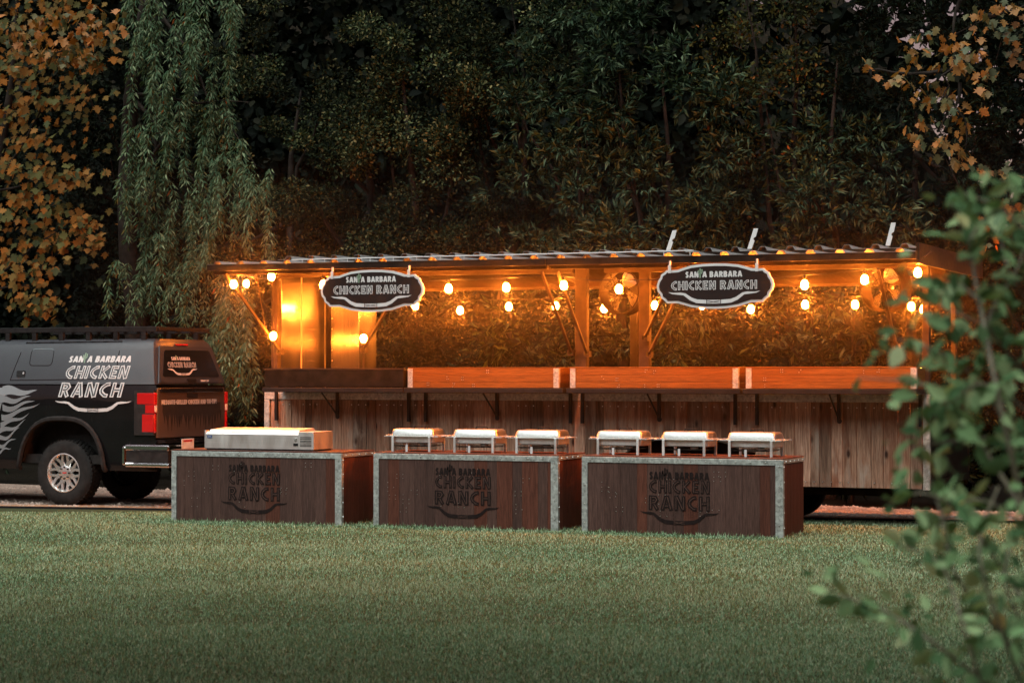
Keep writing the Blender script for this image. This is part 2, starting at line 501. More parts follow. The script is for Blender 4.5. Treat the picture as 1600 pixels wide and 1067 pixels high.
def text_quads(s, u0, v0, height, width=None, w=.25, slant=0.0, gap=.1, inset=0.0):
    """list of quads (and the stroke number) for a line of lettering, left edge u0, baseline v0"""
    adv, x = [], 0.0
    for ch in s:
        if ch == ' ': x += .4; adv.append(None); continue
        if ch == '*': adv.append(x); x += .5 + gap; continue
        adv.append(x); x += GL[ch][0] + gap
    tot = x - gap
    sx = (width / tot) if width else height
    out, k, cact = [], 0, None
    for ch, a in zip(s, adv):
        if ch == ' ': continue
        if ch == '*': cact = u0 + (a + .2) * sx; continue
        for pl in GL[ch][1]:
            for q in ribbon(pl, w, inset):
                out.append(([(u0 + (a + px) * sx + slant * py * height, v0 + py * height) for px, py in q], k))
            k += 1
    return out, cact

def horn_poly(uc, v0, width, height):
    """longhorn sweep: outer edge then inner edge"""
    top = [(-.5, 1.0), (-.44, .93), (-.36, .95), (-.31, .88), (-.24, .52), (-.18, .36), (-.06, .30), (.06, .30), (.18, .36), (.24, .52), (.31, .88), (.36, .95), (.44, .93), (.5, 1.0)]
    bot = [(.5, 1.0), (.46, .84), (.38, .76), (.33, .72), (.26, .30), (.19, .06), (.08, 0.0), (-.08, 0.0), (-.19, .06), (-.26, .30), (-.33, .72), (-.38, .76), (-.46, .84), (-.5, 1.0)]
    f = lambda p: (uc + p[0] * width, v0 + p[1] * height)
    return [[f(top[i]), f(top[i + 1]), f(bot[12 - i]), f(bot[13 - i])] for i in range(13)]

def cactus_quads(u, v, h):
    q = []
    for pl in ([(0, 0), (0, 1)], [(-.2, .8), (-.2, .52), (-.12, .42), (0, .4)], [(.2, .9), (.2, .58), (.12, .48), (0, .46)]):
        for r_ in ribbon(pl, .13): q.append([(u + a * h, v + b * h) for a, b in r_])
    return q

def lay(parent, name, quads, fn, m, d0, step=0.0002, label=None):
    """thin printed shapes: each stroke a hair above the last; fn(u, v, d)"""
    mb = MB()
    for q, k in quads:
        mb.add([fn(u, v, d0 + step * (k % 9)) for u, v in q], [(0, 1, 2, 3)])
    return mb.build(name, m, parent)

def logo(parent, fn, stacked, uc, vb, W, main, inl, slant=0.0, d0=0.0015, cactus=True, horn_in=None, inw=.34):
    """the ranch emblem. uc centre, vb bottom of the horns, W overall width of the CHICKEN line"""
    if stacked:
        vR, hR, vC, hC, vS, hS, hw, hh = (.2175, .23, .486, .2, .70, .113, 1.30, .2) if stacked == 1 else (.195, .195, .44, .172, .66, .082, 1.22, .147)
        vR, vC, vS = vb + vR * W, vb + vC * W, vb + vS * W
        hR, hC, hS, hw, hh = hR * W, hC * W, hS * W, hw * W, hh * W
        dx = slant * (vR - vC) if stacked == 2 else 0
        lines = [('CHICKEN', uc - W / 2, vC, hC, W, .25), ('RANCH', uc - W / 2 - (.06 * W if stacked == 2 else 0), vR, hR, W, .25)]
        santa = (uc - W * (.49 if stacked == 1 else .47), vS, hS, W * (.98 if stacked == 1 else .99))
    else:
        hC = .1 * W; vC = vb + .155 * W; vS = vC + hC + .038 * W
        lines = [('CHICKEN RANCH', uc - W / 2, vC, hC, W, .27)]
        santa = (uc - W * .33, vS, .065 * W, W * .66); hw = W * 1.07; hh = .135 * W
    q1, qi, ks = [], [], 0
    for s, u, v, h, w, sw in lines:
        a, _ = text_quads(s, u, v, h, w, sw, slant); q1 += a
        b, _ = text_quads(s, u, v, h, w, sw * inw, slant, inset=sw * .33); qi += b
    a, cu = text_quads('SAN*A BARBARA', santa[0], santa[1], santa[2], santa[3], .27, slant); q1 += a
    q1 += [(p, 0) for p in horn_poly(uc, vb, hw, hh)]
    lay(parent, 'lettering', q1, fn, main, d0)
    wrap = [([(uc - W * .085, vb - hh * .02), (uc - W * .077, vb - hh * .02), (uc - W * .077, vb + hh * .32), (uc - W * .085, vb + hh * .32)], 0),
            ([(uc + W * .077, vb - hh * .02), (uc + W * .085, vb - hh * .02), (uc + W * .085, vb + hh * .32), (uc + W * .077, vb + hh * .32)], 0),
            ([(uc - W * .075, vb + hh * .05), (uc - W * .075, vb + hh * .09), (uc + W * .07, vb + hh * .25), (uc + W * .07, vb + hh * .21)], 1),
            ([(uc - W * .075, vb + hh * .21), (uc - W * .075, vb + hh * .25), (uc + W * .07, vb + hh * .09), (uc + W * .07, vb + hh * .05)], 2)]
    if horn_in:
        wrap += [(p, 3) for p in horn_poly(uc, vb + hh * .1, hw * .93, hh * .82)[1:12]] if False else []
    lay(parent, 'lettering_inline', qi + wrap, fn, inl, d0 + .0025)
    if cactus:
        lay(parent, 'cactus_emblem', [(p, i % 3) for i, p in enumerate(cactus_quads(cu, santa[1] - santa[2] * .1, santa[2] * 1.65))], fn, M['cactus'] if cactus is True else cactus, d0 + .001)

# ================================================================ large structure: ground, drive
def edge_y(x): return 1.0 + 0.2 * (x + 3.1)
DRIVE_Z = -0.07

def ground_mat(name, stops, scale, bump, dist=0.02, rough=0.95, big=None):
    t = NT(name)
    v = t.coords(world=True)
    n = t.noise(v, scale, 8, 0.7)
    c = t.ramp(n, stops)
    if big:
        c = t.mix(t.ramp(t.noise(v, 0.55, 4), [(0.4, (0, 0, 0)), (0.62, (.8,) * 3)]), c, big)
    t.base(c); t.rough(rough); t.bump(n, bump, dist); t.p.inputs['Specular IOR Level'].default_value = .05
    return t.m
M['soil'] = ground_mat('lawn thatch', [(0.3, (0.018, 0.024, 0.012)), (0.6, (0.04, 0.05, 0.024)), (0.8, (0.075, 0.075, 0.04))], 24, 0.7)
M['gravel'] = ground_mat('crushed granite', [(0.25, (0.08, 0.055, 0.042)), (0.5, (0.23, 0.165, 0.13)), (0.75, (0.42, 0.32, 0.26))], 22, 1.0, 0.03)
M['dirt'] = ground_mat('bare packed dirt', [(0.3, (0.20, 0.11, 0.065)), (0.7, (0.31, 0.18, 0.11))], 5, 0.3)
M['humus'] = ground_mat('leaf litter', [(0.3, (0.006, 0.005, 0.004)), (0.6, (0.015, 0.011, 0.007)), (0.85, (0.05, 0.028, 0.013))], 11, 1.0, 0.05)
M['stone'] = paint('granite chip', (0.27, 0.2, 0.16), 0.85, 0, 0.5, 3, world=True)

mb = MB()
xs = [-70, -30, -12, -6, -3, 0, 3, 6, 9, 12, 20, 40, 80]
ed = [(x, edge_y(min(max(x, -12), 14))) for x in xs]
top = [(x, y, 0.0) for x, y in ed]; bot = [(x, y, -0.3) for x, y in ed]; near = [(x, -90.0, 0.0) for x in xs]
n = len(xs)
mb.add(near + top + bot, [(i, i + 1, n + i + 1, n + i) for i in range(n - 1)] + [(n + i, n + i + 1, 2 * n + i + 1, 2 * n + i) for i in range(n - 1)])
tag(mb.build('lawn', M['soil']), kind='structure')
mb = MB(); mb.add([(-300, -10, DRIVE_Z - .02), (300, -10, DRIVE_Z - .02), (300, 400, DRIVE_Z - .02), (-300, 400, DRIVE_Z - .02)], [(0, 1, 2, 3)])
tag(mb.build('woodland_floor', M['humus']), kind='structure')
mb = MB()
def hill_z(x, v): return -.1 + v * float(np.interp(x, [-60, -25, -4, 1.5, 6, 14, 40, 80], [15, 14, 12.5, 10.5, 3.5, 3.0, 6, 8])) * (1 + .06 * math.sin(x * 1.3))
mb.grid(lambda u, v: (-60 + 140 * u, 18.5 + 9 * v + math.sin(u * 40) * .5, hill_z(-60 + 140 * u, v)), 90, 5)
tag(mb.build('hillside', M['humus'], smooth=80), kind='structure')
mb = MB()
def drive_back(x): return 6.7 + .3 * math.sin(x * .5) + .12 * math.sin(x * 2.3)
gx = [-40 + i for i in range(81)]
mb.add([(x, -1 + min(max(0, x + 3), 12) * .1, DRIVE_Z) for x in gx] + [(x, drive_back(x), DRIVE_Z) for x in gx], [(i, i + 1, 81 + i + 1, 81 + i) for i in range(80)])
tag(mb.build('gravel_drive', M['gravel']), kind='structure')
mb = MB()
mb.add([(x, edge_y(min(max(x, -12), 14)) + .05, DRIVE_Z + .004) for x in gx] + [(x, edge_y(min(max(x, -12), 14)) + 1.75 + .14 * math.sin(x * 1.7) + .07 * math.sin(x * 4.1), DRIVE_Z + .004) for x in gx], [(i, i + 1, 81 + i + 1, 81 + i) for i in range(80)])
tag(mb.build('dirt_strip', M['dirt']), kind='structure')
mb = MB()
for a, b in zip([x * 2.0 for x in range(-8, 9)], [x * 2.0 for x in range(-7, 10)]):
    pa, pb = (a, edge_y(min(max(a, -12), 14)) + .012), (b, edge_y(min(max(b, -12), 14)) + .012)
    mb.add([(pa[0], pa[1], .028), (pb[0], pb[1], .028), (pb[0], pb[1], -.2), (pa[0], pa[1], -.2), (pa[0], pa[1] + .012, .028), (pb[0], pb[1] + .012, .028), (pb[0], pb[1] + .012, -.2), (pa[0], pa[1] + .012, -.2)],
           [(0, 3, 2, 1), (4, 5, 6, 7), (0, 1, 5, 4)])
tag(mb.build('lawn_edge_strip', M['black']), 'thin black strip along the lawn where the gravel drive begins', 'edging')  # black strip following the lawn's edge

# scattered chips on the drive
def pebbles():
    N = 9000
    X = rng.uniform(-7, 11, N); Y = np.array([rng.uniform(edge_y(x) + 1.5, drive_back(x)) for x in X])
    S = rng.uniform(.008, .024, N) * (1 + (rng.random(N) > .95) * 1.0)
    base = np.array([(1, 0, 0), (0, 1, 0), (-1, 0, 0), (0, -1, 0), (0, 0, .7), (0, 0, -.4)], float)
    jit = 1 + rng.uniform(-.3, .3, (N, 6, 1))
    a = rng.uniform(0, 6.28, N); c, s_ = np.cos(a), np.sin(a)
    V = base[None] * jit * S[:, None, None]
    V = np.stack([V[..., 0] * c[:, None] - V[..., 1] * s_[:, None], V[..., 0] * s_[:, None] + V[..., 1] * c[:, None], V[..., 2]], -1)
    V += np.stack([X, Y, np.full(N, DRIVE_Z + .004)], -1)[:, None]
    Fc = np.array([(0, 1, 4), (1, 2, 4), (2, 3, 4), (3, 0, 4)])
    Fi = (Fc[None] + (np.arange(N) * 6)[:, None, None]).reshape(-1, 3)
    tag(link('gravel', tri_mesh('gravel', V.reshape(-1, 3), Fi, M['stone'])), kind='stuff')

def tri_mesh(name, V, F, mat, tint=None, smooth=False):
    me = bpy.data.meshes.new(name)
    V = np.ascontiguousarray(V, dtype=np.float32); F = np.ascontiguousarray(F, dtype=np.int32)
    me.vertices.add(len(V)); me.vertices.foreach_set('co', V.ravel())
    me.loops.add(F.size); me.loops.foreach_set('vertex_index', F.ravel())
    me.polygons.add(len(F)); me.polygons.foreach_set('loop_start', np.arange(0, F.size, 3, dtype=np.int32))
    me.materials.append(mat)
    if tint is not None:
        at_ = me.attributes.new('tint', 'FLOAT_COLOR', 'POINT')
        at_.data.foreach_set('color', np.ascontiguousarray(np.concatenate([tint, np.ones((len(tint), 1))], 1), dtype=np.float32).ravel())
    if smooth: me.polygons.foreach_set('use_smooth', np.ones(len(F), dtype=bool))
    me.update(calc_edges=True)
    return me
pebbles()

# templates: (u along, v across, w out of the blade), faces
T_LANCE = (np.array([(0, 0, 0), (.42, .5, .10), (.42, -.5, .10), (1, 0, -.12)], float), np.array([(0, 2, 3), (0, 3, 1)]))
T_ROUND = (np.array([(0, 0, 0), (.3, .46, .07), (.3, -.46, .07), (.72, .38, .04), (.72, -.38, .04), (1, 0, -.08)], float), np.array([(0, 2, 5), (0, 5, 1), (2, 4, 5), (1, 5, 3)]))
T_BLADE = (np.array([(0, .5, 0), (0, -.5, 0), (.55, .38, .12), (.55, -.38, .12), (1, 0, .42)], float), np.array([(0, 1, 3), (0, 3, 2), (2, 3, 4)]))
_mo = [(0, 0), (.10, -.26), (.26, -.20), (.20, -.50), (.40, -.36), (.56, -.62), (.58, -.26), (.76, -.24), (1, 0), (.76, .24), (.58, .26), (.56, .62), (.40, .36), (.20, .50), (.26, .20), (.10, .26)]
T_MAPLE = (np.array([(.34, 0, -.05)] + [(u, v, .10 * abs(v) - .12 * u * u) for u, v in _mo], float), np.array([(0, i + 1, (i + 1) % 16 + 1) for i in range(16)]))

def unit(a):
    return a / np.maximum(np.linalg.norm(a, axis=-1, keepdims=True), 1e-9)

def leaves(name, P, D, L, W, tint, tpl, mat, parent=None, loc=(0, 0, 0), N=None, kind=None):
    """one mesh of many single leaves, each a small bent blade"""
    n = len(P); D = unit(D)
    if N is None: N = rng.normal(0, 1, (n, 3)) + np.array([0, -.5, .9])
    S = unit(np.cross(D, N)); Nn = np.cross(S, D)
    tv, tf = tpl
    V = P[:, None] + D[:, None] * (tv[None, :, 0:1] * L[:, None, None]) + S[:, None] * (tv[None, :, 1:2] * W[:, None, None]) + Nn[:, None] * (tv[None, :, 2:3] * L[:, None, None])
    F = (tf[None] + (np.arange(n) * len(tv))[:, None, None]).reshape(-1, 3)
    V = V.reshape(-1, 3) - np.array(loc)
    me = tri_mesh(name, V, F, mat, np.repeat(tint, len(tv), 0))
    o = link(name, me, parent, (0, 0, 0) if parent else loc)
    if kind: o['kind'] = kind
    return o

def tints(n, palette, weights, var=.25):
    pal = np.array(palette); w = np.array(weights, float); w /= w.sum()
    c = pal[rng.choice(len(pal), n, p=w)]
    return np.clip(c * (1 + rng.uniform(-var, var, (n, 1))), 0.001, 1)

# grass blades in front of the camera and to both sides
def grass():
    rt, fw = np.array(RIGHT), np.array([-math.sin(YAW), math.cos(YAW), 0])
    out = []
    for d0, d1, dens in ((8.5, 11, 5500), (11, 14, 7500), (14, 17, 4200), (17, 20.5, 2900), (20.5, 25.5, 1900)):
        half = .25 * d1 + 1.3
        n = int(dens * (d1 - d0) * 2 * half)
        out.append(np.stack([rng.uniform(-half, half, n), rng.uniform(d0, d1, n)], -1))
        m = int(dens * .45 * (d1 - d0) * 7)
        sd = rng.choice([-1, 1], m) * (half + 3.5 * rng.random(m) ** 1.3)
        out.append(np.stack([sd, rng.uniform(d0, d1, m)], -1))
    q = np.concatenate(out)
    P = np.array([CAM.x, CAM.y, 0])[None] + q[:, :1] * rt + q[:, 1:] * fw
    ok = P[:, 1] < (1.0 + .2 * (P[:, 0] + 3.1)) - .01
    for (tx, ty, *_r) in TABLES:
        ok &= ~((P[:, 0] > tx + .015) & (P[:, 0] < tx + 2.255) & (P[:, 1] > ty + .01) & (P[:, 1] < ty + .8))
    P, d = P[ok], q[ok, 1]
    n = len(P)
    patch = np.sin(P[:, 0] * 1.1 + 2 * np.sin(P[:, 1] * .7)) * np.sin(P[:, 1] * 1.7 + np.sin(P[:, 0] * .9)) 
    fine = np.sin(P[:, 0] * 5.3 + P[:, 1] * 2.1) * np.sin(P[:, 1] * 6.1 - P[:, 0] * 1.3)
    L = rng.uniform(.014, .029, n) * (1 + .18 * patch + .15 * fine)
    W = rng.uniform(.0026, .0044, n) * (1 + (d > 17) * .5)
    for (tx, ty, *_r) in TABLES:
        by = (P[:, 0] > tx - .05) & (P[:, 0] < tx + 2.33) & (P[:, 1] > ty - .07) & (P[:, 1] < ty + .9)
        L = np.where(by, L * rng.uniform(1.2, 2.3, n), L)
    a = rng.uniform(0, 2 * math.pi, n); lean = np.abs(rng.normal(0, .42, n))
    D = np.stack([np.cos(a) * lean, np.sin(a) * lean, np.ones(n)], -1)
    N = np.stack([np.cos(a), np.sin(a), np.zeros(n)], -1)
    t = tints(n, GRASS_COL, GRASS_W, .3)
    dry = np.clip(.5 + .5 * patch, 0, 1)[:, None] * rng.random((n, 1)) * np.clip((d - 11) / 9, .1, .6)[:, None]
    t = t * (1 - dry) + np.array([.46, .44, .27]) * dry
    tag(leaves('grass', P, D, L, W, t, T_BLADE, M['grass'], N=N), kind='stuff')
GRASS_COL = [(.095, .20, .105), (.16, .285, .16), (.235, .35, .215), (.43, .45, .30)]
GRASS_W = [.35, .35, .2, .1]
TABLES = [(0.0, 0.0), (2.558, 0.23), (5.082, 0.301)]
grass()

# ================================================================ the catering trailer
YT = 2.3                      # its front wall
tr = thing('food_trailer', (4.2, 3.3, DRIVE_Z), 'long open catering trailer clad in weathered barn planks under a ribbed metal roof', 'trailer')
TL = Vector(tr.location)
class TB(MB):
    """builds in world coordinates, stored relative to the trailer"""
    def go(s, name, mats, smooth=None, parent=None, fixn=False):
        s.v = [tuple(Vector(v) - TL) for v in s.v]
        return s.build(name, mats, parent or tr, smooth, fixn=fixn)
ZB, ZT = 0.43, 1.395
ARC = (5.606, 0.92)           # wheel arch centre x, half width
def arch_h(x):
    k = (x - ARC[0]) / ARC[1]
    return ZB if abs(k) >= 1 else max(ZB, .46 + .50 * (1 - abs(k) ** 3.2) ** .6)
x = 0.0; pm = {}
while x < 8.37:
    w = rnd.choice([.10, .13, .14, .165, .19]); w = min(w, 8.385 - x)
    if w < .05: break
    zb = max(arch_h(x + .01), arch_h(x + w - .01)); zb = ZB if zb <= ZB + .001 else zb - .015
    y_off = rnd.uniform(-.006, .004)
    key = (round(w, 3), round(zb, 2))
    if key not in pm:
        pm[key] = MB().box(0, w - .004, 0, .022, 0, ZT - zb, .003).mesh('plank', M['plank'])
    link('plank', pm[key], tr, Vector((x, YT + y_off, zb)) - TL)
    x += w
mb = TB()
for px_ in np.arange(.08, 8.4, .0995):
    for dz in (1.335, .49):
        if dz < arch_h(px_): continue
        if rnd.random() < .75:
            mb.box(px_ - .006, px_ + .006, YT - .011, YT - .003, dz - .006, dz + .006)
o = mb.go('screw', M['rivet']); o['kind'] = 'stuff'
TB().box(-.09, 8.39, YT - .012, YT + .03, ZT + .003, 1.486, .004).go('top_strip', M['galv_pale'])
TB().box(8.392, 8.47, YT - .014, YT + .05, ZB - .01, 1.49, .004).go('corner_strip', M['galv_pale'])
TB().box(-.09, -.012, YT - .014, YT + .05, ZB - .01, ZT, .004).go('corner_strip', M['galv_pale'])
# wheel arch lip
mb = TB(); path = []
for i in range(25):
    xx = ARC[0] - ARC[1] + 2 * ARC[1] * i / 24
    path.append((xx, YT - .004, arch_h(min(max(xx, ARC[0] - ARC[1] + .002), ARC[0] + ARC[1] - .002))))
mb.tube(path, .016, 6); mb.go('wheel_arch_lip', M['steel'], 40)
TB().box(4.62, 6.6, 2.72, 2.75, .06, 1.1).go('wheel_box', M['iron'])
TB().box(4.62, 6.6, 2.335, 2.72, 1.0, 1.03).go('wheel_box_lid', M['iron'])
TB().box(-.06, 8.44, YT + .03, 4.7, .44, .52).go('deck', M['iron'])
TB().box(-.06, 8.44, 4.662, 4.70, .525, 1.42).go('rear_wall', M['iron'])
for xx in (-.06, 8.40): TB().box(xx, xx + .03, YT + .05, 4.65, .525, 1.44).go('end_wall', M['iron'])
for yy in (2.55, 4.0): TB().box(-.9, 8.3, yy, yy + .07, .33, .435).go('chassis_rail', M['iron'])
mb = TB(); bar_between(mb, (-.9, 2.58, .38), (-1.9, 3.3, .38), .07, .1); bar_between(mb, (-.9, 4.03, .38), (-1.9, 3.3, .379), .07, .1); mb.go('tow_tongue', M['iron'])
for wx in (5.43, 6.3):
    for yy, sgn in ((2.33, -1), (4.42, 1)):
        rr, hw = .385, .115
        y0 = yy + .115
        mb = TB(); mb.lathe([(.2, -hw), (.26, -hw * 1.03), (rr - .03, -hw), (rr, -hw * .65), (rr, hw * .65), (rr - .03, hw), (.26, hw * 1.03), (.2, hw)], (wx, y0, DRIVE_Z + rr), 'Y', 28)
        ty = mb.go('wheel', M['rubber'], 40)
        mb = TB(); mb.lathe([(.03, sgn * .07), (.08, sgn * .075), (.12, sgn * .04), (.2, sgn * .09), (.205, sgn * .11)], (wx, y0, DRIVE_Z + rr), 'Y', 24); mb.disc((wx, y0 + sgn * .07, DRIVE_Z + rr), .03)
        mb.go('rim', M['black'], 40, ty)
# fold-down shelves on brackets
for x0, x1 in ((.18, 2.155), (2.165, 4.255), (4.30, 6.43), (6.455, 8.44)):
    TB().box(x0, x1, 1.775, YT - .016, 1.492, 1.552, .006).go('shelf', M['black'])
for xx, diag in ((.10, 0), (.985, 1), (1.99, 0), (2.225, 0), (3.19, 1), (4.155, 0), (4.31, 0), (5.28, 1), (6.215, 0), (6.476, 0), (7.44, 1), (8.37, 0)):
    mb = TB(); mb.box(xx - .018, xx + .018, YT - .05, YT - .016, 1.13 if not diag else 1.19, 1.49)
    if diag:
        bar_between(mb, (xx, YT - .035, 1.2), (xx, 1.86, 1.488), .016, .012); mb.disc((xx + .012, YT - .052, 1.185), .03, 'Y', 12)
    mb.go('shelf_bracket', M['black'])
# fire box of the grill
mb = TB(); mb.box(.2, 2.15, 1.8, YT + .9, 1.56, 1.775, .006); mb.go('firebox', M['iron'])
mb = TB(); mb.box(.19, 2.16, 1.79, 1.83, 1.775, 1.792); mb.box(.19, .22, 1.83, YT + .9, 1.775, 1.792); mb.go('firebox_rim', M['steel'])
# posts and braces
def zroof(x): return 3.085 - .0057 * (x + .27)
for x0, x1, y0 in ((4.185, 4.335, 2.34), (5.0, 5.13, 2.34), (-.02, .075, 2.34), (8.375, 8.455, 2.34), (-.02, .06, 4.2), (4.2, 4.3, 4.2), (8.32, 8.38, 4.2)):
    TB().box(x0, x1, y0, y0 + .09, 1.43, zroof(x0) + .05 if y0 < 3 else 2.86, .006).go('post', M['steel'] if y0 < 3 else M['iron'])
for (a, b) in (((437, 548), (352, 428)), ((892, 549), (846, 424)), ((917, 551), (871, 424)), ((1014, 552), (1078, 424)), ((1008, 526), (1052, 430)), ((568, 545), (640, 424)), ((1400, 540), (1372, 420))):
    p, q = at(*a, 2.25), at(*b, 1.28)
    mb = TB(); bar_between(mb, p, q, .03, .03); mb.go('strut', M['steel'])
    mb = TB(); mb.box(p.x - .035, p.x + .035, p.y - .03, p.y + .06, p.z - .05, p.z - .036); mb.box(p.x - .035, p.x - .028, p.y - .03, p.y + .06, p.z - .036, p.z + .02); mb.box(p.x + .028, p.x + .035, p.y - .03, p.y + .06, p.z - .036, p.z + .02); mb.go('strut_bracket', M['steel'])
for (a, b) in (((400, 424), (414, 512)), ((425, 440), (428, 512))):
    mb = TB(); mb.tube([at(*a, 1.4), at(*b, 1.9)], .006, 5); mb.go('guy_wire', M['steel'])
# header, fascia, beams
def slab(mb, x0, x1, y0, y1, dz0, dz1, f=zroof):
    vs_ = [(x, y, f(x) + dz) for x in (x0, x1) for y in (y0, y1) for dz in (dz0, dz1)]
    mb.add(vs_, [(0, 1, 3, 2), (4, 6, 7, 5), (0, 4, 5, 1), (2, 3, 7, 6), (0, 2, 6, 4), (1, 5, 7, 3)])
for x0, x1 in ((-.27, 4.27), (4.28, 8.56)):
    mb = TB(); slab(mb, x0, x1, 1.20, 1.25, -.088, -.012); mb.go('fascia', M['iron'])
    mb = TB(); slab(mb, x0 + .02, x1 - .02, 1.31, 1.36, -.13, -.09); mb.go('awning_tube', M['steel'])
    mb = TB(); slab(mb, x0 + .3, x1 - .1, 2.28, 2.335, -.13, -.04); mb.go('header', M['steel'])
mb = TB(); slab(mb, -.02, 8.45, 4.27, 4.33, -.235, -.175); mb.go('rear_beam', M['steel'])
for xx in np.arange(.3, 8.4, 1.13):
    mb = TB(); slab(mb, xx, xx + .05, 1.25, 2.28, -.075, -.03); mb.go('rafter', M['steel'])
for x0, x1 in ((-.2, 4.2), (4.3, 8.5)):
    mb = TB(); slab(mb, x0, x1, 1.62, 2.275, -.029, -.021); mb.go('awning_dark_sheet', M['ceiling'])  # dark sheet added to dim the lamp-lit awning underside
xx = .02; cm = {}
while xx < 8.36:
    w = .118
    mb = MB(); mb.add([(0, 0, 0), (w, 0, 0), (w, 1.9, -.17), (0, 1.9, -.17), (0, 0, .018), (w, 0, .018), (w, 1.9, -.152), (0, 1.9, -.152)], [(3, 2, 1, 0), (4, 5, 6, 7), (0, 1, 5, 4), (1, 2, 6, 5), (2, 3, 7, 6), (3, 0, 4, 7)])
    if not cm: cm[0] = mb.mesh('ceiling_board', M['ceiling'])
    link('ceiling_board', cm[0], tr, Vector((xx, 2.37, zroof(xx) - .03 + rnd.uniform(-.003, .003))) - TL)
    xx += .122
# ribbed sheets: awning and main roof, each sheet a panel of three ribs
def rib_sheet(x0, nrib, per, y0, y1, f0, f1, h, name):
    prof = []
    for k in range(nrib):
        a = k * per
        prof += [(a, 0), (a + per * .30, 0), (a + per * .385, h), (a + per * .56, h), (a + per * .645, 0)]
    prof.append((nrib * per, 0))
    mb = TB(); n_ = len(prof)
    vs_ = [(x0 + u, y0, f0(x0 + u) + v) for u, v in prof] + [(x0 + u, y1, f1(x0 + u) + v) for u, v in prof]
    vs_ += [(a, b, c - .0025) for a, b, c in vs_]
    fs = [(i, i + 1, n_ + i + 1, n_ + i) for i in range(n_ - 1)]
    fs += [tuple(2 * n_ + i for i in f[::-1]) for f in fs]
    fs += [(i, 2 * n_ + i, 2 * n_ + i + 1, i + 1) for i in range(n_ - 1)]
    mb.add(vs_, fs); mb.go(name, M['roof'])
for k in range(9):
    x0 = -.27 + k * .981
    rib_sheet(x0 + .002, 3, .3265, 1.19, 2.30, lambda x: zroof(x) - .008, lambda x: zroof(x) + .0, .036, 'awning_sheet')
for k in range(9):
    x0 = .12 + k * .99
    if k == 8: rib_sheet(x0 + .002, 1, .33, 2.26, 4.75, lambda x: zroof(x) + .098, lambda x: zroof(x) + .07, .046, 'roof_sheet')
    else: rib_sheet(x0 + .002, 3, .33, 2.26, 4.75, lambda x: zroof(x) + .098, lambda x: zroof(x) + .07, .046, 'roof_sheet')
mb = TB(); slab(mb, -.2, 8.56, 2.262, 2.275, -.06, .094); mb.go('ridge_angle', M['iron'])
mb = TB(); slab(mb, 8.565, 8.60, 1.2, 4.75, -.14, .085); mb.go('end_screen_board', M['iron'])  # dark board added to hide the bright roof underside at this end
# thin rail along the awning edge
for x0, x1 in ((.9, 6.05),):
    mb = TB(); mb.tube([(x0, 1.25, zroof(x0) + .032), (x1, 1.25, zroof(x1) + .05)], .006, 5)
    for xx in np.arange(x0 + .15, x1, .31):
        mb.box(xx - .004, xx + .004, 1.248, 1.252, zroof(xx) - .01, zroof(xx) + .034 + .003 * (xx - x0))
    mb.go('edge_rail', M['white_paint'])
for (a, b) in (((1044, 391), (1054, 360)), ((1171, 389), (1181, 357)), ((1387, 384), (1396, 348))):
    p, q = at(*a, 2.3), at(*b, 2.3)
    d = q - p; w = .026
    mb = TB()
    pts = [(-w, 0), (w, 0), (w * 1.1, .40), (w * .35, .47), (w * .45, .55), (w * 1.15, .60), (w * 1.0, 1.0), (-w, 1.0)]
    mb.prism(pts, lambda u, v, dd: (p.x + d.x * v + u, p.y + dd, p.z + d.z * v), 0, .012)
    mb.go('hinge_arm', M['white_paint'], fixn=True)
# stainless hood back
TB().box(.055, .078, 2.44, 4.19, 1.5, 3.02, .003).go('stainless_panel', M['splash'])
for yy in (2.95, 3.6): TB().box(.0785, .082, yy - .012, yy + .012, 1.5, 3.0).go('panel_seam', M['stainless'])
c = at(517, 500, 3.5); d = at(561, 500, 3.5)
TB().box(c.x, d.x, 3.5, 4.0, 1.5, at(540, 440, 3.5).z, .004).go('flue_box', M['splash'])
mb = TB()
for k in range(7):
    zz = 1.9 + k * .14
    mb.disc((c.x + .02, 3.497, zz), .009, 'Y', 8, True)
o = mb.go('panel_rivet', M['rivet']); o['kind'] = 'stuff'

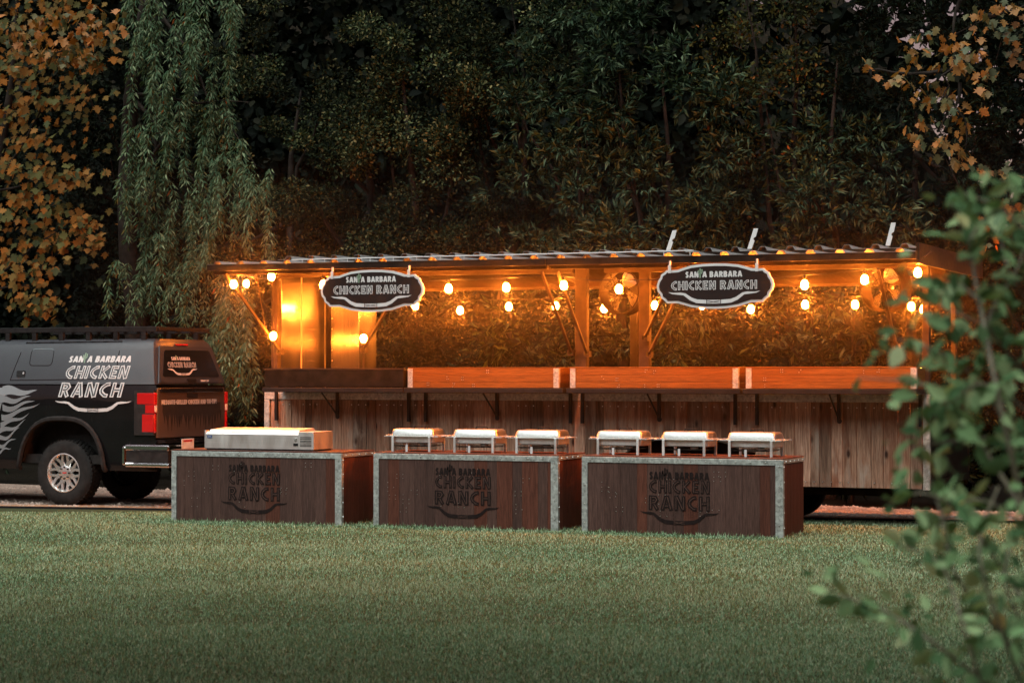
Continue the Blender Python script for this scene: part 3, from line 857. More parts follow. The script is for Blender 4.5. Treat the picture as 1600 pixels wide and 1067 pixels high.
# wooden boxes on the shelves
boxes = [(2.191, 4.171, 'cedar counter box with galvanised corners next to the black grill firebox'),
         (4.325, 6.379, 'cedar counter box with galvanised corners behind the middle of the trailer posts, between two others'),
         (6.477, 8.417, 'cedar counter box with galvanised corners at the lamp-lit trailer end behind the green shrub')]
boxes[1] = (4.325, 6.379, 'middle cedar counter box with galvanised corners, between the two other boxes')
for x0, x1, lab in boxes:
    y0, y1, z0, z1 = 1.85, 2.34, 1.556, 1.800
    b = thing('counter_box', ((x0 + x1) / 2, (y0 + y1) / 2, z0), lab, 'counter box', 'cedar counter boxes on the trailer shelf')
    O = Vector(b.location)
    def put(mb, name, m, **k):
        mb.v = [tuple(Vector(v) - O) for v in mb.v]; return mb.build(name, m, b, **k)
    hs = [(z0, z0 + .066), (z0 + .068, z0 + .152), (z0 + .154, z1 - .014)]
    for za, zb in hs:
        put(MB().box(x0 + .01, x1 - .01, y0 + rnd.uniform(0, .0015), y0 + .022, za, zb, .002), 'board', M['cedar'])
        put(MB().box(x1 - .03, x1 - .008, y0 + .024, y1 - .02, za, zb, .002), 'board', M['cedar'])
        put(MB().box(x0 + .008, x0 + .03, y0 + .024, y1 - .02, za, zb, .002), 'board', M['cedar'])
    put(MB().box(x0 + .01, x1 - .01, y1 - .018, y1, z0, z1 - .014, .002), 'back_board', M['cedar'])
    put(MB().box(x0, x1, y0 - .004, y1 + .004, z1 - .013, z1, .003), 'lid', M['cedar'])
    for xa, xb in ((x0 - .001, x0 + .062), (x1 - .062, x1 + .001)):
        mb = MB().box(xa, xb, y0 - .005, y0 - .0005, z0 + .001, z1 - .0135)
        xs_ = xa - .003 if xa < (x0 + x1) / 2 else xb
        mb.box(xs_, xs_ + .003, y0 - .005, y0 + .05, z0 + .001, z1 - .0135)
        put(mb, 'corner_strip', M['galv_pale'])
    mb = MB()
    for k in range(7):
        cx, zc = rnd.uniform(x0 + .15, x1 - .15), rnd.choice(hs); zc = (zc[0] + zc[1]) / 2 + rnd.uniform(-.01, .01)
        for dx in (0, .022):
            for dz in (-.014, .014):
                if rnd.random() < .8: mb.box(cx + dx - .004, cx + dx + .004, y0 - .004, y0 + .001, zc + dz - .004, zc + dz + .004)
    for xa in (x0 + .03, x1 - .03):
        for zz in (z0 + .04, z0 + .12, z0 + .2): mb.box(xa - .006, xa + .006, y0 - .009, y0 - .004, zz - .006, zz + .006)
    o = put(mb, 'screw', M['rivet']); o['kind'] = 'stuff'

# ---------------------------------------------------------------- signs
def sign(px0, px1, py0, py1, y, lab):
    a, c = at(px0, py1, y), at(px1, py1, y)
    W = c.x - a.x; Hh = at((px0 + px1) / 2, py0, y).z - at((px0 + px1) / 2, py1, y).z
    z0 = at((px0 + px1) / 2, py1, y).z
    cx = (a.x + c.x) / 2
    s = thing('ranch_sign', (cx, y, z0), lab, 'sign', 'oval ranch signs hung from the awning')
    half = [(0, 1.0), (.10, .993), (.2, .965), (.27, .915), (.315, .875), (.375, .868), (.415, .872), (.432, .825), (.462, .775), (.468, .71), (.488, .635), (.5, .52), (.491, .40), (.467, .33), (.462, .255), (.432, .20), (.41, .135), (.315, .135), (.27, .10), (.2, .045), (.1, .01), (0, 0)]
    out = [(u, v) for u, v in half] + [(-u, v) for u, v in half[-2:0:-1]]
    P_ = [(u * W, v * Hh) for u, v in out]
    ins = []
    n_ = len(P_)
    for i in range(n_):
        p0, p1, p2 = Vector(P_[i - 1]), Vector(P_[i]), Vector(P_[(i + 1) % n_])
        t = ((p1 - p0).normalized() + (p2 - p1).normalized()).normalized()
        ins.append(tuple(p1 + Vector((t.y, -t.x)) * .029))
    MB().prism(P_, lambda u, v, d: (u, d, v), 0, .03).build('board', M['white_paint'], s, fixn=True)
    MB().prism(ins, lambda u, v, d: (u, d, v), -.006, -.001).build('face', M['sign_black'], s, fixn=True)
    fn = lambda u, v, d: (u, -.006 - d, v)
    logo(s, fn, False, -.005 * W, .115 * Hh, W * .735, M['white_paint'], M['sign_black'])
    for u in (-.385, .36):
        mb = MB(); mb.box(u * W - .018, u * W + .018, -.012, -.0065, Hh * .80, Hh * .98, .002); mb.box(u * W - .008, u * W + .008, -.004, .02, Hh * .98, Hh * 1.08)
        mb.build('hanger', M['white_paint'], s)
    return s
sign(501, 662, 421.5, 487.5, 1.16, 'oval black ranch sign with white rim, hung before the shiny stainless panel')
sign(1026, 1209, 411.5, 482.5, 1.16, 'larger oval black ranch sign with white rim, hung beside the two drum fans')

# ---------------------------------------------------------------- lamps on strings
glass_me = MB().lathe([(.0005, -.056), (.022, -.051), (.037, -.035), (.042, -.010), (.037, .016), (.026, .038), (.016, .046)], (0, 0, .012), 'Z', 12).mesh('glass', M['bulb'], 60)
sock_me = MB().lathe([(.001, .115), (.014, .113), (.018, .10), (.018, .062), (.014, .054), (.001, .054)], (0, 0, 0), 'Z', 10).mesh('socket', M['socket'], 40)
def bulb(p, lab, grp, up=False):
    b = thing('light_bulb', p, lab, 'light bulb', grp)
    link('glass', glass_me, b, rot=(math.pi, 0, 0) if up else None)
    link('socket', sock_me, b, rot=(math.pi, 0, 0) if up else None)
    return b
front = [(365, 445), (424, 433), (505, 446), (612, 452), (701, 452), (791, 450), (881, 447), (967, 453), (1075, 450), (1165, 448), (1257, 446), (1351, 438), (1434, 427)]
rear = [(385, 444), (649, 479), (719, 486), (795, 480), (868, 479), (944, 483), (1023, 478), (1097, 478), (1173, 484), (1258, 477), (1336, 477), (1424, 480), (1443, 484)]
FL = {0: 'glowing bulb at the far end of the front string, beside the hanging willow leaves', 1: 'glowing bulb hung just left of the stainless panel under the awning', 2: 'glowing bulb hung before the top of the stainless panel', 3: 'glowing bulb hidden behind the smaller oval sign', 4: 'first glowing bulb to the right of the smaller sign, in the front string',
      5: 'front-string bulb midway between the smaller sign and the diagonal struts', 6: 'front-string bulb just above the tops of the paired diagonal struts', 7: 'glowing bulb in front of the dim drum fan between the posts', 8: 'glowing bulb behind the left half of the larger sign', 9: 'glowing bulb behind the right half of the larger sign',
      10: 'front-string bulb midway between the larger sign and the bright drum fan', 11: 'glowing bulb at the left rim of the bright drum fan', 12: 'glowing bulb high in the corner right of the bright drum fan'}
RL = {0: 'rear-string bulb close beside the endmost bulb at the willow side', 1: 'small glow at the lower right tip of the smaller sign', 2: 'lower bulb hung a little right of the smaller sign against dark leaves', 3: 'lower bulb directly beneath a front-string bulb, midway between sign and struts', 4: 'lower bulb overlapping the diagonal strut left of the post', 5: 'lower bulb between the post and the dim drum fan',
      6: 'lower bulb beside the post near the left tip of the larger sign', 7: 'bulb peeking out below the larger sign', 8: 'lower bulb below the right end of the larger sign', 9: 'lower bulb directly beneath a front-string bulb, between larger sign and bright fan', 10: 'lower bulb just left of the bright drum fan', 11: 'lower bulb just right of the bright drum fan', 12: 'lower bulb of the close pair at the trailer corner post'}
def string(pts, y, labs, lab, grp):
    top = []
    ps = [at(px, py, y) for px, py in pts]
    for i, p in enumerate(ps):
        bulb(p, labs[i], grp); top.append(p + Vector((0, 0, .115)))
    path = [top[0] + Vector((-.25, 0, .1))]
    for i in range(len(top)):
        path.append(top[i])
        if i + 1 < len(top):
            path.append((top[i] + top[i + 1]) / 2 + Vector((0, 0, -.03 + .02 * (i % 3))))
    path.append(top[-1] + Vector((.15, 0, .12)))
    o = MB().tube(path, .006, 5).build('lamp_cord', M['socket'], smooth=60)
    tag(o, lab, 'lamp cord')
string(front, 1.36, FL, 'black cord of the front bulb string along the awning edge', 'bulbs on the front string')
string(rear, 4.15, RL, 'black cord of the rear bulb string along the back beam', 'bulbs on the rear string')
bulb(at(1417, 450, 2.9), 'bulb at the lower right rim of the bright drum fan', 'bulbs on short stems')
for q, y, lab in (((427, 524), 1.95, 'upright bulb on a stem at the firebox corner, foot of the end strut'), ((568, 528), 2.3, 'upright bulb on a stem below the smaller sign, beside the flue box'), ((1437, 579), 2.42, 'lowest bulb of the bright cluster at the end of the last cedar box'), ((1447, 577), 2.6, 'second bulb of the bright cluster at the end of the last cedar box')):
    p = at(*q, y)
    b = bulb(p, lab, 'bulbs on short stems', True)
    MB().tube([(0, 0, -.11), (0, 0, 1.5 - p.z + .0)] if p.z - 1.5 > .13 else [(0, 0, -.11), (0, 0, -.16)], .011, 6).build('stem', M['steel'], b)

# ---------------------------------------------------------------- drum fans
def fan(px, py, y, r, lab, rz):
    p = at(px, py, y)
    f = thing('drum_fan', p, lab, 'fan', 'drum fans under the trailer roof', rz)
    mb = MB(); mb.lathe([(r, -.11), (r + .012, -.11), (r + .006, .0), (r + .012, .11), (r, .11), (r - .006, 0)], (0, 0, 0), 'Y', 36, True); mb.build('drum', M['steel'], f, 50)
    mb = MB(); mb.lathe([(.001, -.07), (.05, -.065), (.07, -.03), (.07, .06), (.001, .07)], (0, 0, 0), 'Y', 16); mb.build('hub', M['iron'], f, 40)
    def blade(u, v):
        rr = .07 + u * (r - .10); w = (.3 + .35 * u) * (1 - .5 * u * u)
        a = (v - .5) * 2 * w * 1.1
        return (rr * math.sin(a), -.02 + (v - .5) * .1, rr * math.cos(a))
    bm_ = MB().grid(blade, 5, 5).mesh('blade', M['alloy'], 60)
    for k in range(4): link('blade', bm_, f, rot=(0, .6 + k * math.pi / 2, 0))
    mb = MB()
    for rr in (.1, r): mb.lathe([(rr - .0025, -.118), (rr + .0025, -.118), (rr + .0025, -.113), (rr - .0025, -.113)], (0, 0, 0), 'Y', 24, True)
    for k in range(6):
        a = k * math.pi / 3; mb.tube([(0, -.118, 0), (r * math.cos(a), -.115, r * math.sin(a))], .003, 4)
    mb.build('guard', M['steel'], f)
    mb = MB()
    for sx in (-1, 1): mb.tube([(sx * r * .98, 0, .05), (sx * r * .75, .02, r * .95), (sx * .06, .03, 3.0 - p.z)], .011, 6)
    mb.build('yoke', M['steel'], f)
fan(1384, 450, 2.75, .27, 'bright polished drum fan hung beside the trailer corner among the bulbs', -.35)
fan(974, 456, 2.9, .27, 'dim drum fan hung between the two trailer posts', -.15)

# haze volume added under the roof to give the lamps soft halos
if HAZE_DENSITY:
    sm = bpy.data.materials.new('lamp halo haze'); sm.use_nodes = True
    sm.node_tree.nodes.clear()
    so = sm.node_tree.nodes.new('ShaderNodeOutputMaterial')
    pv = sm.node_tree.nodes.new('ShaderNodeVolumePrincipled')
    pv.inputs['Color'].default_value = (0.9, 0.9, 0.9, 1)
    pv.inputs['Density'].default_value = HAZE_DENSITY
    pv.inputs['Anisotropy'].default_value = 0.9
    sm.node_tree.links.new(pv.outputs[0], so.inputs['Volume'])
    tag(MB().box(-1.9, 10.2, -.4, 5.8, 1.16, 4.2).build('halo_haze', sm), kind='stuff')
#@@PART3
# ================================================================ buffet bars
def atx(px, py, x):
    d = FWD + RIGHT * ((px - 800) / F_PX) - UP * ((py - 533.5) / F_PX)
    return CAM + d * ((x - CAM.x) / d.x)
TLEN, TDEP, TH = 2.27, 0.816, 0.82
bar_me = {}
def bar(tx, ty, lab):
    t = thing('buffet_bar', (tx, ty, 0), lab, 'buffet bar', 'wooden buffet bars lined up on the lawn')
    x = .07
    while x < TLEN - .08:
        w = rnd.choice([.115, .14, .16, .19]); w = min(w, TLEN - .085 - x)
        if w < .03: break
        k = ('f', round(w, 3))
        if k not in bar_me: bar_me[k] = MB().box(0, w - .0012, 0, .02, 0, .752, .001).mesh('board', M['bar_wood'])
        if ('r',) + k not in bar_me:
            bar_me[('r',) + k] = MB().box(0, w - .0012, 0, .02, 0, .752, .001).mesh('board', M['bar_red'])
        link('board', bar_me[k] if rnd.random() < .8 else bar_me[('r',) + k], t, (x, rnd.uniform(.0065, .0078), .004)); x += w
    for sx in (TLEN - .024, .004):
        y = .03
        while y < TDEP - .01:
            w = min(.13, TDEP - .004 - y)
            if w < .03: break
            k = ('s', round(w, 3))
            if k not in bar_me: bar_me[k] = MB().box(0, .02, 0, w - .0012, 0, .765, .002).mesh('board', M['bar_red'])
            link('board', bar_me[k], t, (sx, y, .004)); y += w
    MB().box(.0, TLEN, -.002, .014, .756, TH - .004, .002).build('top_strip', M['galv'], t)
    MB().box(.0, .068, -.004, .02, .0, .753, .002).build('corner_strip', M['galv'], t)
    MB().box(TLEN - .083, TLEN + .004, -.004, .0165, .0, .753, .002).build('corner_strip', M['galv'], t)
    MB().box(TLEN - .002, TLEN + .004, .0175, TDEP, .773, TH - .004, .001).build('side_strip', M['galv'], t)
    MB().box(TLEN - .002, TLEN + .003, .0175, .045, .0, .77, .001).build('side_strip', M['galv'], t)
    MB().box(.0, TLEN, .016, TDEP, TH - .003, TH + .012, .003).build('top', M['bar_red'], t)
    MB().box(.03, TLEN - .03, TDEP - .03, TDEP - .01, .02, .78).build('back_panel', M['bar_wood'], t)
    mb = MB()
    for xx in np.arange(.1, TLEN - .08, .165): mb.lathe([(.009, 0), (.006, -.006), (.0005, -.007)], (xx, -.002, .786), 'Y', 6)
    for zz in np.arange(.1, .76, .205):
        mb.lathe([(.009, 0), (.006, -.006), (.0005, -.007)], (.034, -.004, zz), 'Y', 6)
        mb.lathe([(.009, 0), (.006, -.006), (.0005, -.007)], (TLEN - .04, -.004, zz + .03), 'Y', 6)
    for yy in np.arange(.1, .8, .16): mb.lathe([(.008, 0), (.005, .006), (.0005, .007)], (TLEN + .004, yy, .795), 'X', 6)
    for zz in np.arange(.1, .76, .16): mb.lathe([(.007, 0), (.004, .006), (.0005, .007)], (TLEN + .003, .031, zz), 'X', 6)
    o = mb.build('rivet', M['rivet'], t); o['kind'] = 'stuff'
    mb = MB()
    for k in range(13):
        cx, cz = rnd.uniform(.14, TLEN - .3), rnd.uniform(.12, .66)
        for dx in (0, .075):
            for dz in (0, .045, .1)[:rnd.choice((2, 2, 3))]:
                if rnd.random() < .85: mb.box(cx + dx - .0035, cx + dx + .0035, .0035, .0075, cz + dz - .0035, cz + dz + .0035)
    o = mb.build('screw', M['rivet'], t); o['kind'] = 'stuff'
    logo(t, lambda u, v, d: (u, .0045 - d, v), 1, 1.12, .105, .69, M['burn'], M['bar_wood'], cactus=M['burn'], horn_in=True, inw=.24)
    return t
bar(*TABLES[0], 'branded wooden buffet bar carrying the flat stainless cold display unit')
bar(*TABLES[1], 'branded wooden buffet bar with three chafing dishes, standing between the two other bars')
bar(*TABLES[2], 'branded wooden buffet bar with three chafing dishes whose reddish side panel is fully visible')

# chafing dishes
def chafer():
    t = thing('chafing_dish', (0, 0, 0), 'x', 'chafing dish', 'chafing dishes on the buffet bars')
    mb = MB()
    def rr(w, d, z, r=.03, n=4):
        out = []
        for cx, cy_, a0 in ((w / 2 - r, d / 2 - r, 0), (-w / 2 + r, d / 2 - r, 90), (-w / 2 + r, -d / 2 + r, 180), (w / 2 - r, -d / 2 + r, 270)):
            for k in range(n + 1):
                a = R(a0 + 90 * k / n); out.append((cx + r * math.cos(a), cy_ + r * math.sin(a), z))
        return out
    def loft(secs, cap0=False, cap1=False):
        b = len(mb.v); n = len(secs[0])
        for s_ in secs: mb.v += s_
        for i in range(len(secs) - 1):
            for k in range(n):
                mb.f.append((b + i * n + k, b + i * n + (k + 1) % n, b + (i + 1) * n + (k + 1) % n, b + (i + 1) * n + k)); mb.mi.append(0)
        if cap0: mb.f.append(tuple(range(b + n - 1, b - 1, -1))); mb.mi.append(0)
        if cap1: mb.f.append(tuple(range(b + (len(secs) - 1) * n, b + len(secs) * n))); mb.mi.append(0)
    loft([rr(.53, .345, .206), rr(.53, .345, .212), rr(.52, .335, .216), rr(.505, .32, .262, .04), rr(.49, .305, .282, .045), rr(.46, .27, .291, .05)], False, True)
    lid = mb.build('lid', M['chafer'], t, 40)
    MB().tube([(-.07, .05, .288), (-.066, .05, .318), (.066, .05, .318), (.07, .05, .288)], .007, 6).build('handle', M['black'], lid, 60)
    mb = MB(); loft([rr(.555, .36, .198), rr(.56, .365, .204), rr(.53, .345, .206)]); loft([rr(.51, .32, .198), rr(.50, .31, .118), rr(.48, .29, .108)], False, False); mb.f.append(tuple(range(len(mb.v) - 1, len(mb.v) - 21, -1))); mb.mi.append(0)
    mb.build('water_pan', M['pan'], t, 40)
    mb = MB()
    for yy in (-.185, .185): mb.box(-.33, .33, yy - .006, yy + .006, .190, .199)
    for xx in (-.30, .30): mb.box(xx - .006, xx + .006, -.178, .178, .189, .198)
    for sx in (-1, 1): mb.tube([(sx * .33, -.1, .195), (sx * .36, -.07, .203), (sx * .36, .07, .203), (sx * .33, .1, .195)], .006, 6)
    mb.build('frame', M['pan'], t)
    for sx in (-1, 1):
        for sy in (-1, 1):
            MB().box(sx * .225 - .014, sx * .225 + .014, sy * .185 - .008, sy * .185 + .008, .0, .189, .002).build('leg', M['pan'], t)
    mb = MB()
    for yy in (-.185, .185): mb.box(-.21, .21, yy - .004, yy + .004, .075, .083)
    mb.box(-.2, .2, -.18, .18, .066, .071); mb.build('shelf', M['iron'], t)
    MB().box(-.06, -.035, -.2, -.196, .0, .085).build('fuel_tab', M['white_paint'], t)
    mb = MB(); mb.lathe([(.001, .0), (.042, 0), (.042, .055), (.03, .058), (.001, .058)], (.06, -.02, .072), 'Z', 14); mb.build('fuel_can', M['stainless'], t, 40)
    return t
proto = chafer()
cl = ['chafing dish on the middle bar, next to the cold display unit', 'central chafing dish of three on the middle bar', 'chafing dish at the other end of the middle bar, beside the narrow gap',
      'chafing dish beside the gap, on the bar with the visible side panel', 'central chafing dish of three on the bar with the visible side panel', 'chafing dish at the open end of the bar row, before the lamp-lit trailer end']
for i, (px, ti) in enumerate(((650, 1), (747, 1), (845, 1), (973, 2), (1076, 2), (1180, 2))):
    o = proto if i == 0 else copy_tree(proto)
    p = at(px, 690, TABLES[ti][1] + .30)
    o.scale = (1.04, 1.0, .9)
    o.location = (p.x - .03, TABLES[ti][1] + .42, TH + .012)
    o.rotation_euler = (0, 0, rnd.uniform(-.03, .03))
    o['label'] = cl[i]

# cold display unit
p0 = at(320, 690, .12); p1 = at(490, 690, .12)
fx0, fx1 = p0.x, p1.x
fr = thing('cold_display_unit', ((fx0 + fx1) / 2, .12, TH + .012), 'long flat stainless cold topping unit with vents lying on the end bar', 'refrigerated unit')
fw_ = fx1 - fx0; h_ = fw_ / 2
mb = MB()
mb.prism([(0, .018), (0, .185), (.012, .2), (.03, .212), (.34, .222), (.46, .222), (.46, .018)], lambda u, v, d: (d, u, v), -h_ + .012, h_ - .2)
mb.prism([(0, .018), (0, .217), (.004, .22), (.46, .222), (.46, .018)], lambda u, v, d: (d, u, v), h_ - .1995, h_)
mb.build('body', M['stainless'], fr, 30, fixn=True)
MB().box(-h_ - .002, -h_ + .011, -.002, .46, .01, .224, .002).build('end_plate', M['stainless'], fr)
mb = MB(); mb.prism([(.05, .214), (.06, .235), (.40, .255), (.44, .2235)], lambda u, v, d: (d, u, v), -h_ + .04, h_ - .22); mb.build('lid', M['stainless'], fr, 30, fixn=True)
MB().box(-h_ + .02, h_ - .02, .01, .45, .0, .017).build('base', M['black'], fr)
mb = MB()
for k, zz in enumerate((.158, .14, .118, .1, .076, .058)):
    for j in range(9): mb.box(h_ - .175 + j * .0165, h_ - .175 + j * .0165 + .012, -.0025, -.0005, zz - .005, zz + .005)
o = mb.build('vent_slot', M['black'], fr); o['kind'] = 'stuff'
MB().box(h_ - .265, h_ - .205, -.006, -.0005, .058, .088, .001).build('display', M['black'], fr)
MB().box(h_ - .25, h_ - .222, -.008, -.0005, .112, .148, .001).build('switch', M['rivet'], fr)
bd = MB().box(-h_ + .035, -h_ + .1, -.004, -.0005, .135, .17, .001).build('badge', M['blue'], fr)
mb = MB()
for k, (a, b) in enumerate((((-h_ + .045, .143), (-h_ + .06, .158)), ((-h_ + .06, .158), (-h_ + .068, .149)), ((-h_ + .068, .149), (-h_ + .076, .16)), ((-h_ + .076, .16), (-h_ + .092, .143)))):
    mb.add([(a[0], -.0045 - k * .0002, a[1] - .003), (b[0], -.0045 - k * .0002, b[1] - .003), (b[0], -.0045 - k * .0002, b[1] + .003), (a[0], -.0045 - k * .0002, a[1] + .003)], [(0, 1, 2, 3)])
mb.build('badge_mark', M['white_paint'], bd)

# ================================================================ pickup truck
YN, YF = 2.60, 4.46
AX = -3.467; RX = -1.975; FRX = AX - 4.0
tk = thing('pickup_truck', (AX, (YN + YF) / 2, DRIVE_Z), 'black pickup truck with grey canopy, ranch lettering and silver flames, parked on the gravel', 'pickup truck')
KL = Vector(tk.location)
class KB(MB):
    def go(s, name, mats, smooth=None, parent=None, fixn=False):
        s.v = [tuple(Vector(v) - KL) for v in s.v]
        return s.build(name, mats, parent or tk, smooth, fixn=fixn)
def gside(z):                               # how far the flank lies inside the widest point
    return float(np.interp(z, [.36, .5, .75, 1.0, 1.3, 1.42, 1.5, 1.57], [.075, .05, .03, .012, 0, .004, .02, .035]))
CT = 2.20
def gcap(z): return float(np.interp(z, [1.575, 1.8, 2.05, 2.15, CT], [.03, .085, .16, .205, .30]))
def xcap(z): return float(np.interp(z, [1.575, 2.1, CT], [RX + .005, RX - .11, RX - .16]))
def arch(x, bot):
    for ax in (AX, FRX):
        k = abs(x - ax) / .70
        if k < 1: return max(bot, .36 + .755 * (1 - k ** 2.9) ** .5)
    return bot
FX = FRX - 1.0
cabx0, cabx1 = -4.86, -6.95               # rear and front of the cab's greenhouse base
def railz(x): return 1.57 if x > cabx0 + .02 else float(np.interp(x, [FX, FX + .3, -6.95, cabx0], [1.33, 1.42, 1.50, 1.57]))
XS = sorted(set([FX + (RX - FX) * i / 70 for i in range(71)] + [a + .70 * math.sin(R(d)) for a in (AX, FRX) for d in range(-90, 91, 12)]))
nz = 12
for near in (True, False):
    mb = KB(); vs_ = []
    for x in XS:
        b, t = arch(x, .42), railz(x)
        nose = max(0, (FX + .35 - x)) ** 2 * 1.2
        tail = max(0, x - (RX - .12)) ** 2 * 2.0
        for j in range(nz + 1):
            z = b + (t - b) * (j / nz)
            o_ = gside(z) + nose + tail
            vs_.append((x, YN + o_ if near else YF - o_, z))
    fs = [(i * (nz + 1) + j, (i + 1) * (nz + 1) + j, (i + 1) * (nz + 1) + j + 1, i * (nz + 1) + j + 1) for i in range(len(XS) - 1) for j in range(nz)]
    mb.add(vs_, fs if near else [f[::-1] for f in fs])
    mb.go('body_side', M['truck'], 35)
# inner structure closing the shell
mb = KB(); mb.box(FX + .12, RX - .03, YN + .12, YF - .12, .5, .62); mb.box(AX - .75, AX + .75, YN + .34, YF - .34, .62, 1.54); mb.box(FRX - .75, FRX + .75, YN + .34, YF - .34, .62, 1.38)
mb.go('chassis', M['rubber'])
for ax in (AX, FRX):
    for sgn, y in ((1, YN), (-1, YF)):
        mb = KB(); n_ = 19
        pts = [(ax - .69 + 1.38 * i / (n_ - 1)) for i in range(n_)]
        vs_ = [(x, y + sgn * .06, arch(x, .45)) for x in pts] + [(x, y + sgn * .36, arch(x, .45)) for x in pts]
        mb.add(vs_, [(i, i + 1, n_ + i + 1, n_ + i) for i in range(n_ - 1)]); mb.go('wheel_well', M['rubber'])
        mb = KB(); path = [(ax + .70 * math.sin(R(d)), y - sgn * .012 + sgn * gside(1.0), arch(ax + .6999 * math.sin(R(d)), .46)) for d in range(-90, 91, 9)]
        path = [(path[0][0], path[0][1] + sgn * .04, .42)] + path + [(path[-1][0], path[-1][1] + sgn * .04, .42)]
        mb.tube(path, .036, 6); mb.go('fender_flare', M['rubber'], 50)
mb = KB(); mb.add([(FX, YN + .2, 1.33), (FX + .3, YN + .1, 1.42), (cabx1, YN + .035, 1.5), (cabx1, YF - .035, 1.5), (FX + .3, YF - .1, 1.42), (FX, YF - .2, 1.33), (FX + .2, 3.53, 1.47), (cabx1, 3.53, 1.56)], [(0, 1, 6), (1, 2, 7, 6), (6, 7, 3, 4), (6, 4, 5), (0, 6, 5)]); mb.go('hood', M['truck'], 40)
mb = KB(); mb.box(FX - .02, FX + .06, YN + .2, YF - .2, .62, 1.33, .02); mb.go('grille', M['chrome'])
mb = KB(); mb.box(FX - .12, FX + .12, YN + .06, YF - .06, .45, .68, .03); mb.go('front_bumper', M['chrome'])
for y in (YN + .06, YF - .36):
    mb = KB(); mb.box(FX - .01, FX + .1, y, y + .3, .95, 1.28, .02); mb.go('headlight', M['clear_lens'])
# cab
def cab_sec(z):
    k = (z - 1.57) / .62
    return (cabx0 + .02 - .12 * k, cabx1 + .95 * k, YN + .035 + .2 * k)
mb = KB(); z0, z1 = 1.565, 2.08
a, b = cab_sec(z0), cab_sec(z1); c = cab_sec(2.14)
rows = [(a, z0), (b, z1), ((c[0] - .1, c[1] + .2, c[2] + .12), 2.14)]
vs_ = []
for (xr, xf, y), z in rows: vs_ += [(xf, y, z), (xr, y, z), (xr, YN + YF - y, z), (xf, YN + YF - y, z)]
fs = [(i * 4 + k, i * 4 + (k + 1) % 4, (i + 1) * 4 + (k + 1) % 4, (i + 1) * 4 + k) for i in range(2) for k in range(4)] + [(8, 9, 10, 11)]
mb.add(vs_, fs); mb.go('cab', M['truck'], 20)
for sgn, y0 in ((1, YN), (-1, YF)):
    for xa, xb in ((-5.0, -5.75), (-5.85, -6.6)):
        def wy(z): return y0 + sgn * (cab_sec(z)[2] - YN - .004)
        mb = KB(); xb2 = xb + (.35 if xb < -6 else 0)
        mb.add([(xa, wy(1.62), 1.62), (xb, wy(1.62), 1.62), (xb2, wy(2.02), 2.02), (xa - .05, wy(2.02), 2.02)], [(0, 1, 2, 3)]); mb.go('side_window', M['glass'])
    mb = KB()
    mb.box(-6.75, -6.6, y0 - sgn * .22 if sgn > 0 else y0, y0 if sgn > 0 else y0 + .22, 1.6, 1.82, .03); mb.go('mirror', M['black'])
mb = KB(); s0, s1 = cab_sec(1.6), cab_sec(2.05); mb.add([(s0[1] - .006, s0[2] + .1, 1.6), (s0[1] - .006, YN + YF - s0[2] - .1, 1.6), (s1[1] - .006, YN + YF - s1[2] - .1, 2.05), (s1[1] - .006, s1[2] + .1, 2.05)], [(0, 1, 2, 3)]); mb.go('windscreen', M['glass'])
# tailgate
mb = KB(); mb.box(RX - .06, RX + .008, YN + .08, YF - .08, .86, 1.535, .012); tg = mb.go('tailgate', M['gate'])
mb = KB(); mb.box(RX - .05, RX + .02, YN + .075, YF - .075, .79, .845, .008); mb.go('tailgate_sill', M['truck'])
mb = KB(); mb.box(RX - .02, RX + .03, YN + .14, YF - .14, 1.47, 1.53, .012); mb.go('tailgate_spoiler', M['truck'], parent=tg)
mb = KB(); mb.box(RX + .0085, RX + .022, 3.4, 3.66, 1.40, 1.46, .004); mb.go('handle', M['black'], parent=tg)
mb = KB(); mb.box(RX - .4, RX - .07, YN + .1, YF - .1, .7, 1.5); mb.go('bed_floor', M['rubber'])
# flames on the tailgate: matt black tongues over the gloss
mb = KB(); y = YN + .2; k = 0
while y < YF - .22:
    w = rnd.uniform(.045, .085); h = rnd.uniform(.1, .3); sway = rnd.uniform(-.02, .02); x_ = RX + .0095 + .0003 * (k % 5)
    zt = 1.22 - .02 * rnd.random()
    mb.add([(x_, y, zt), (x_, y + w, zt), (x_, y + w * .75 + sway, zt - h * .55), (x_, y + w * .55 + sway * 1.6, zt - h), (x_, y + w * .3 + sway, zt - h * .5)], [(0, 4, 3, 2, 1)])
    y += w * .72; k += 1
mb.box(RX + .009, RX + .0092, YN + .2, YF - .2, 1.2, 1.33)
mb.go('flame_decal', M['rubber'], parent=tg)
# lamps
for sgn, y in ((1, YN), (-1, YF)):
    def yb(a, b): return (y + sgn * a, y + sgn * b) if sgn > 0 else (y + sgn * b, y + sgn * a)
    mb = KB(); ya, yb_ = yb(-.004, .075); mb.box(RX - .27, RX + .012, ya, yb_, 1.31, 1.475, .012); ya, yb_ = yb(-.003, .07); mb.box(RX - .2, RX + .010, ya, yb_, .93, 1.2, .02)
    mb.box(RX - .13, RX + .006, ya + .001, yb_ - .001, 1.2, 1.31)
    tlo = mb.go('taillight', M['red_lens'], 30)
    mb = KB(); ya, yb_ = yb(.012, .068); mb.box(RX - .02, RX + .0125, ya, yb_, 1.215, 1.3, .004); mb.go('reverse_lens', M['clear_lens'], parent=tlo)
    mb = KB(); ya, yb_ = yb(.0, .07); mb.box(RX - .31, RX - .004, ya, yb_, .905, 1.50); mb.go('lamp_housing', M['rubber'])
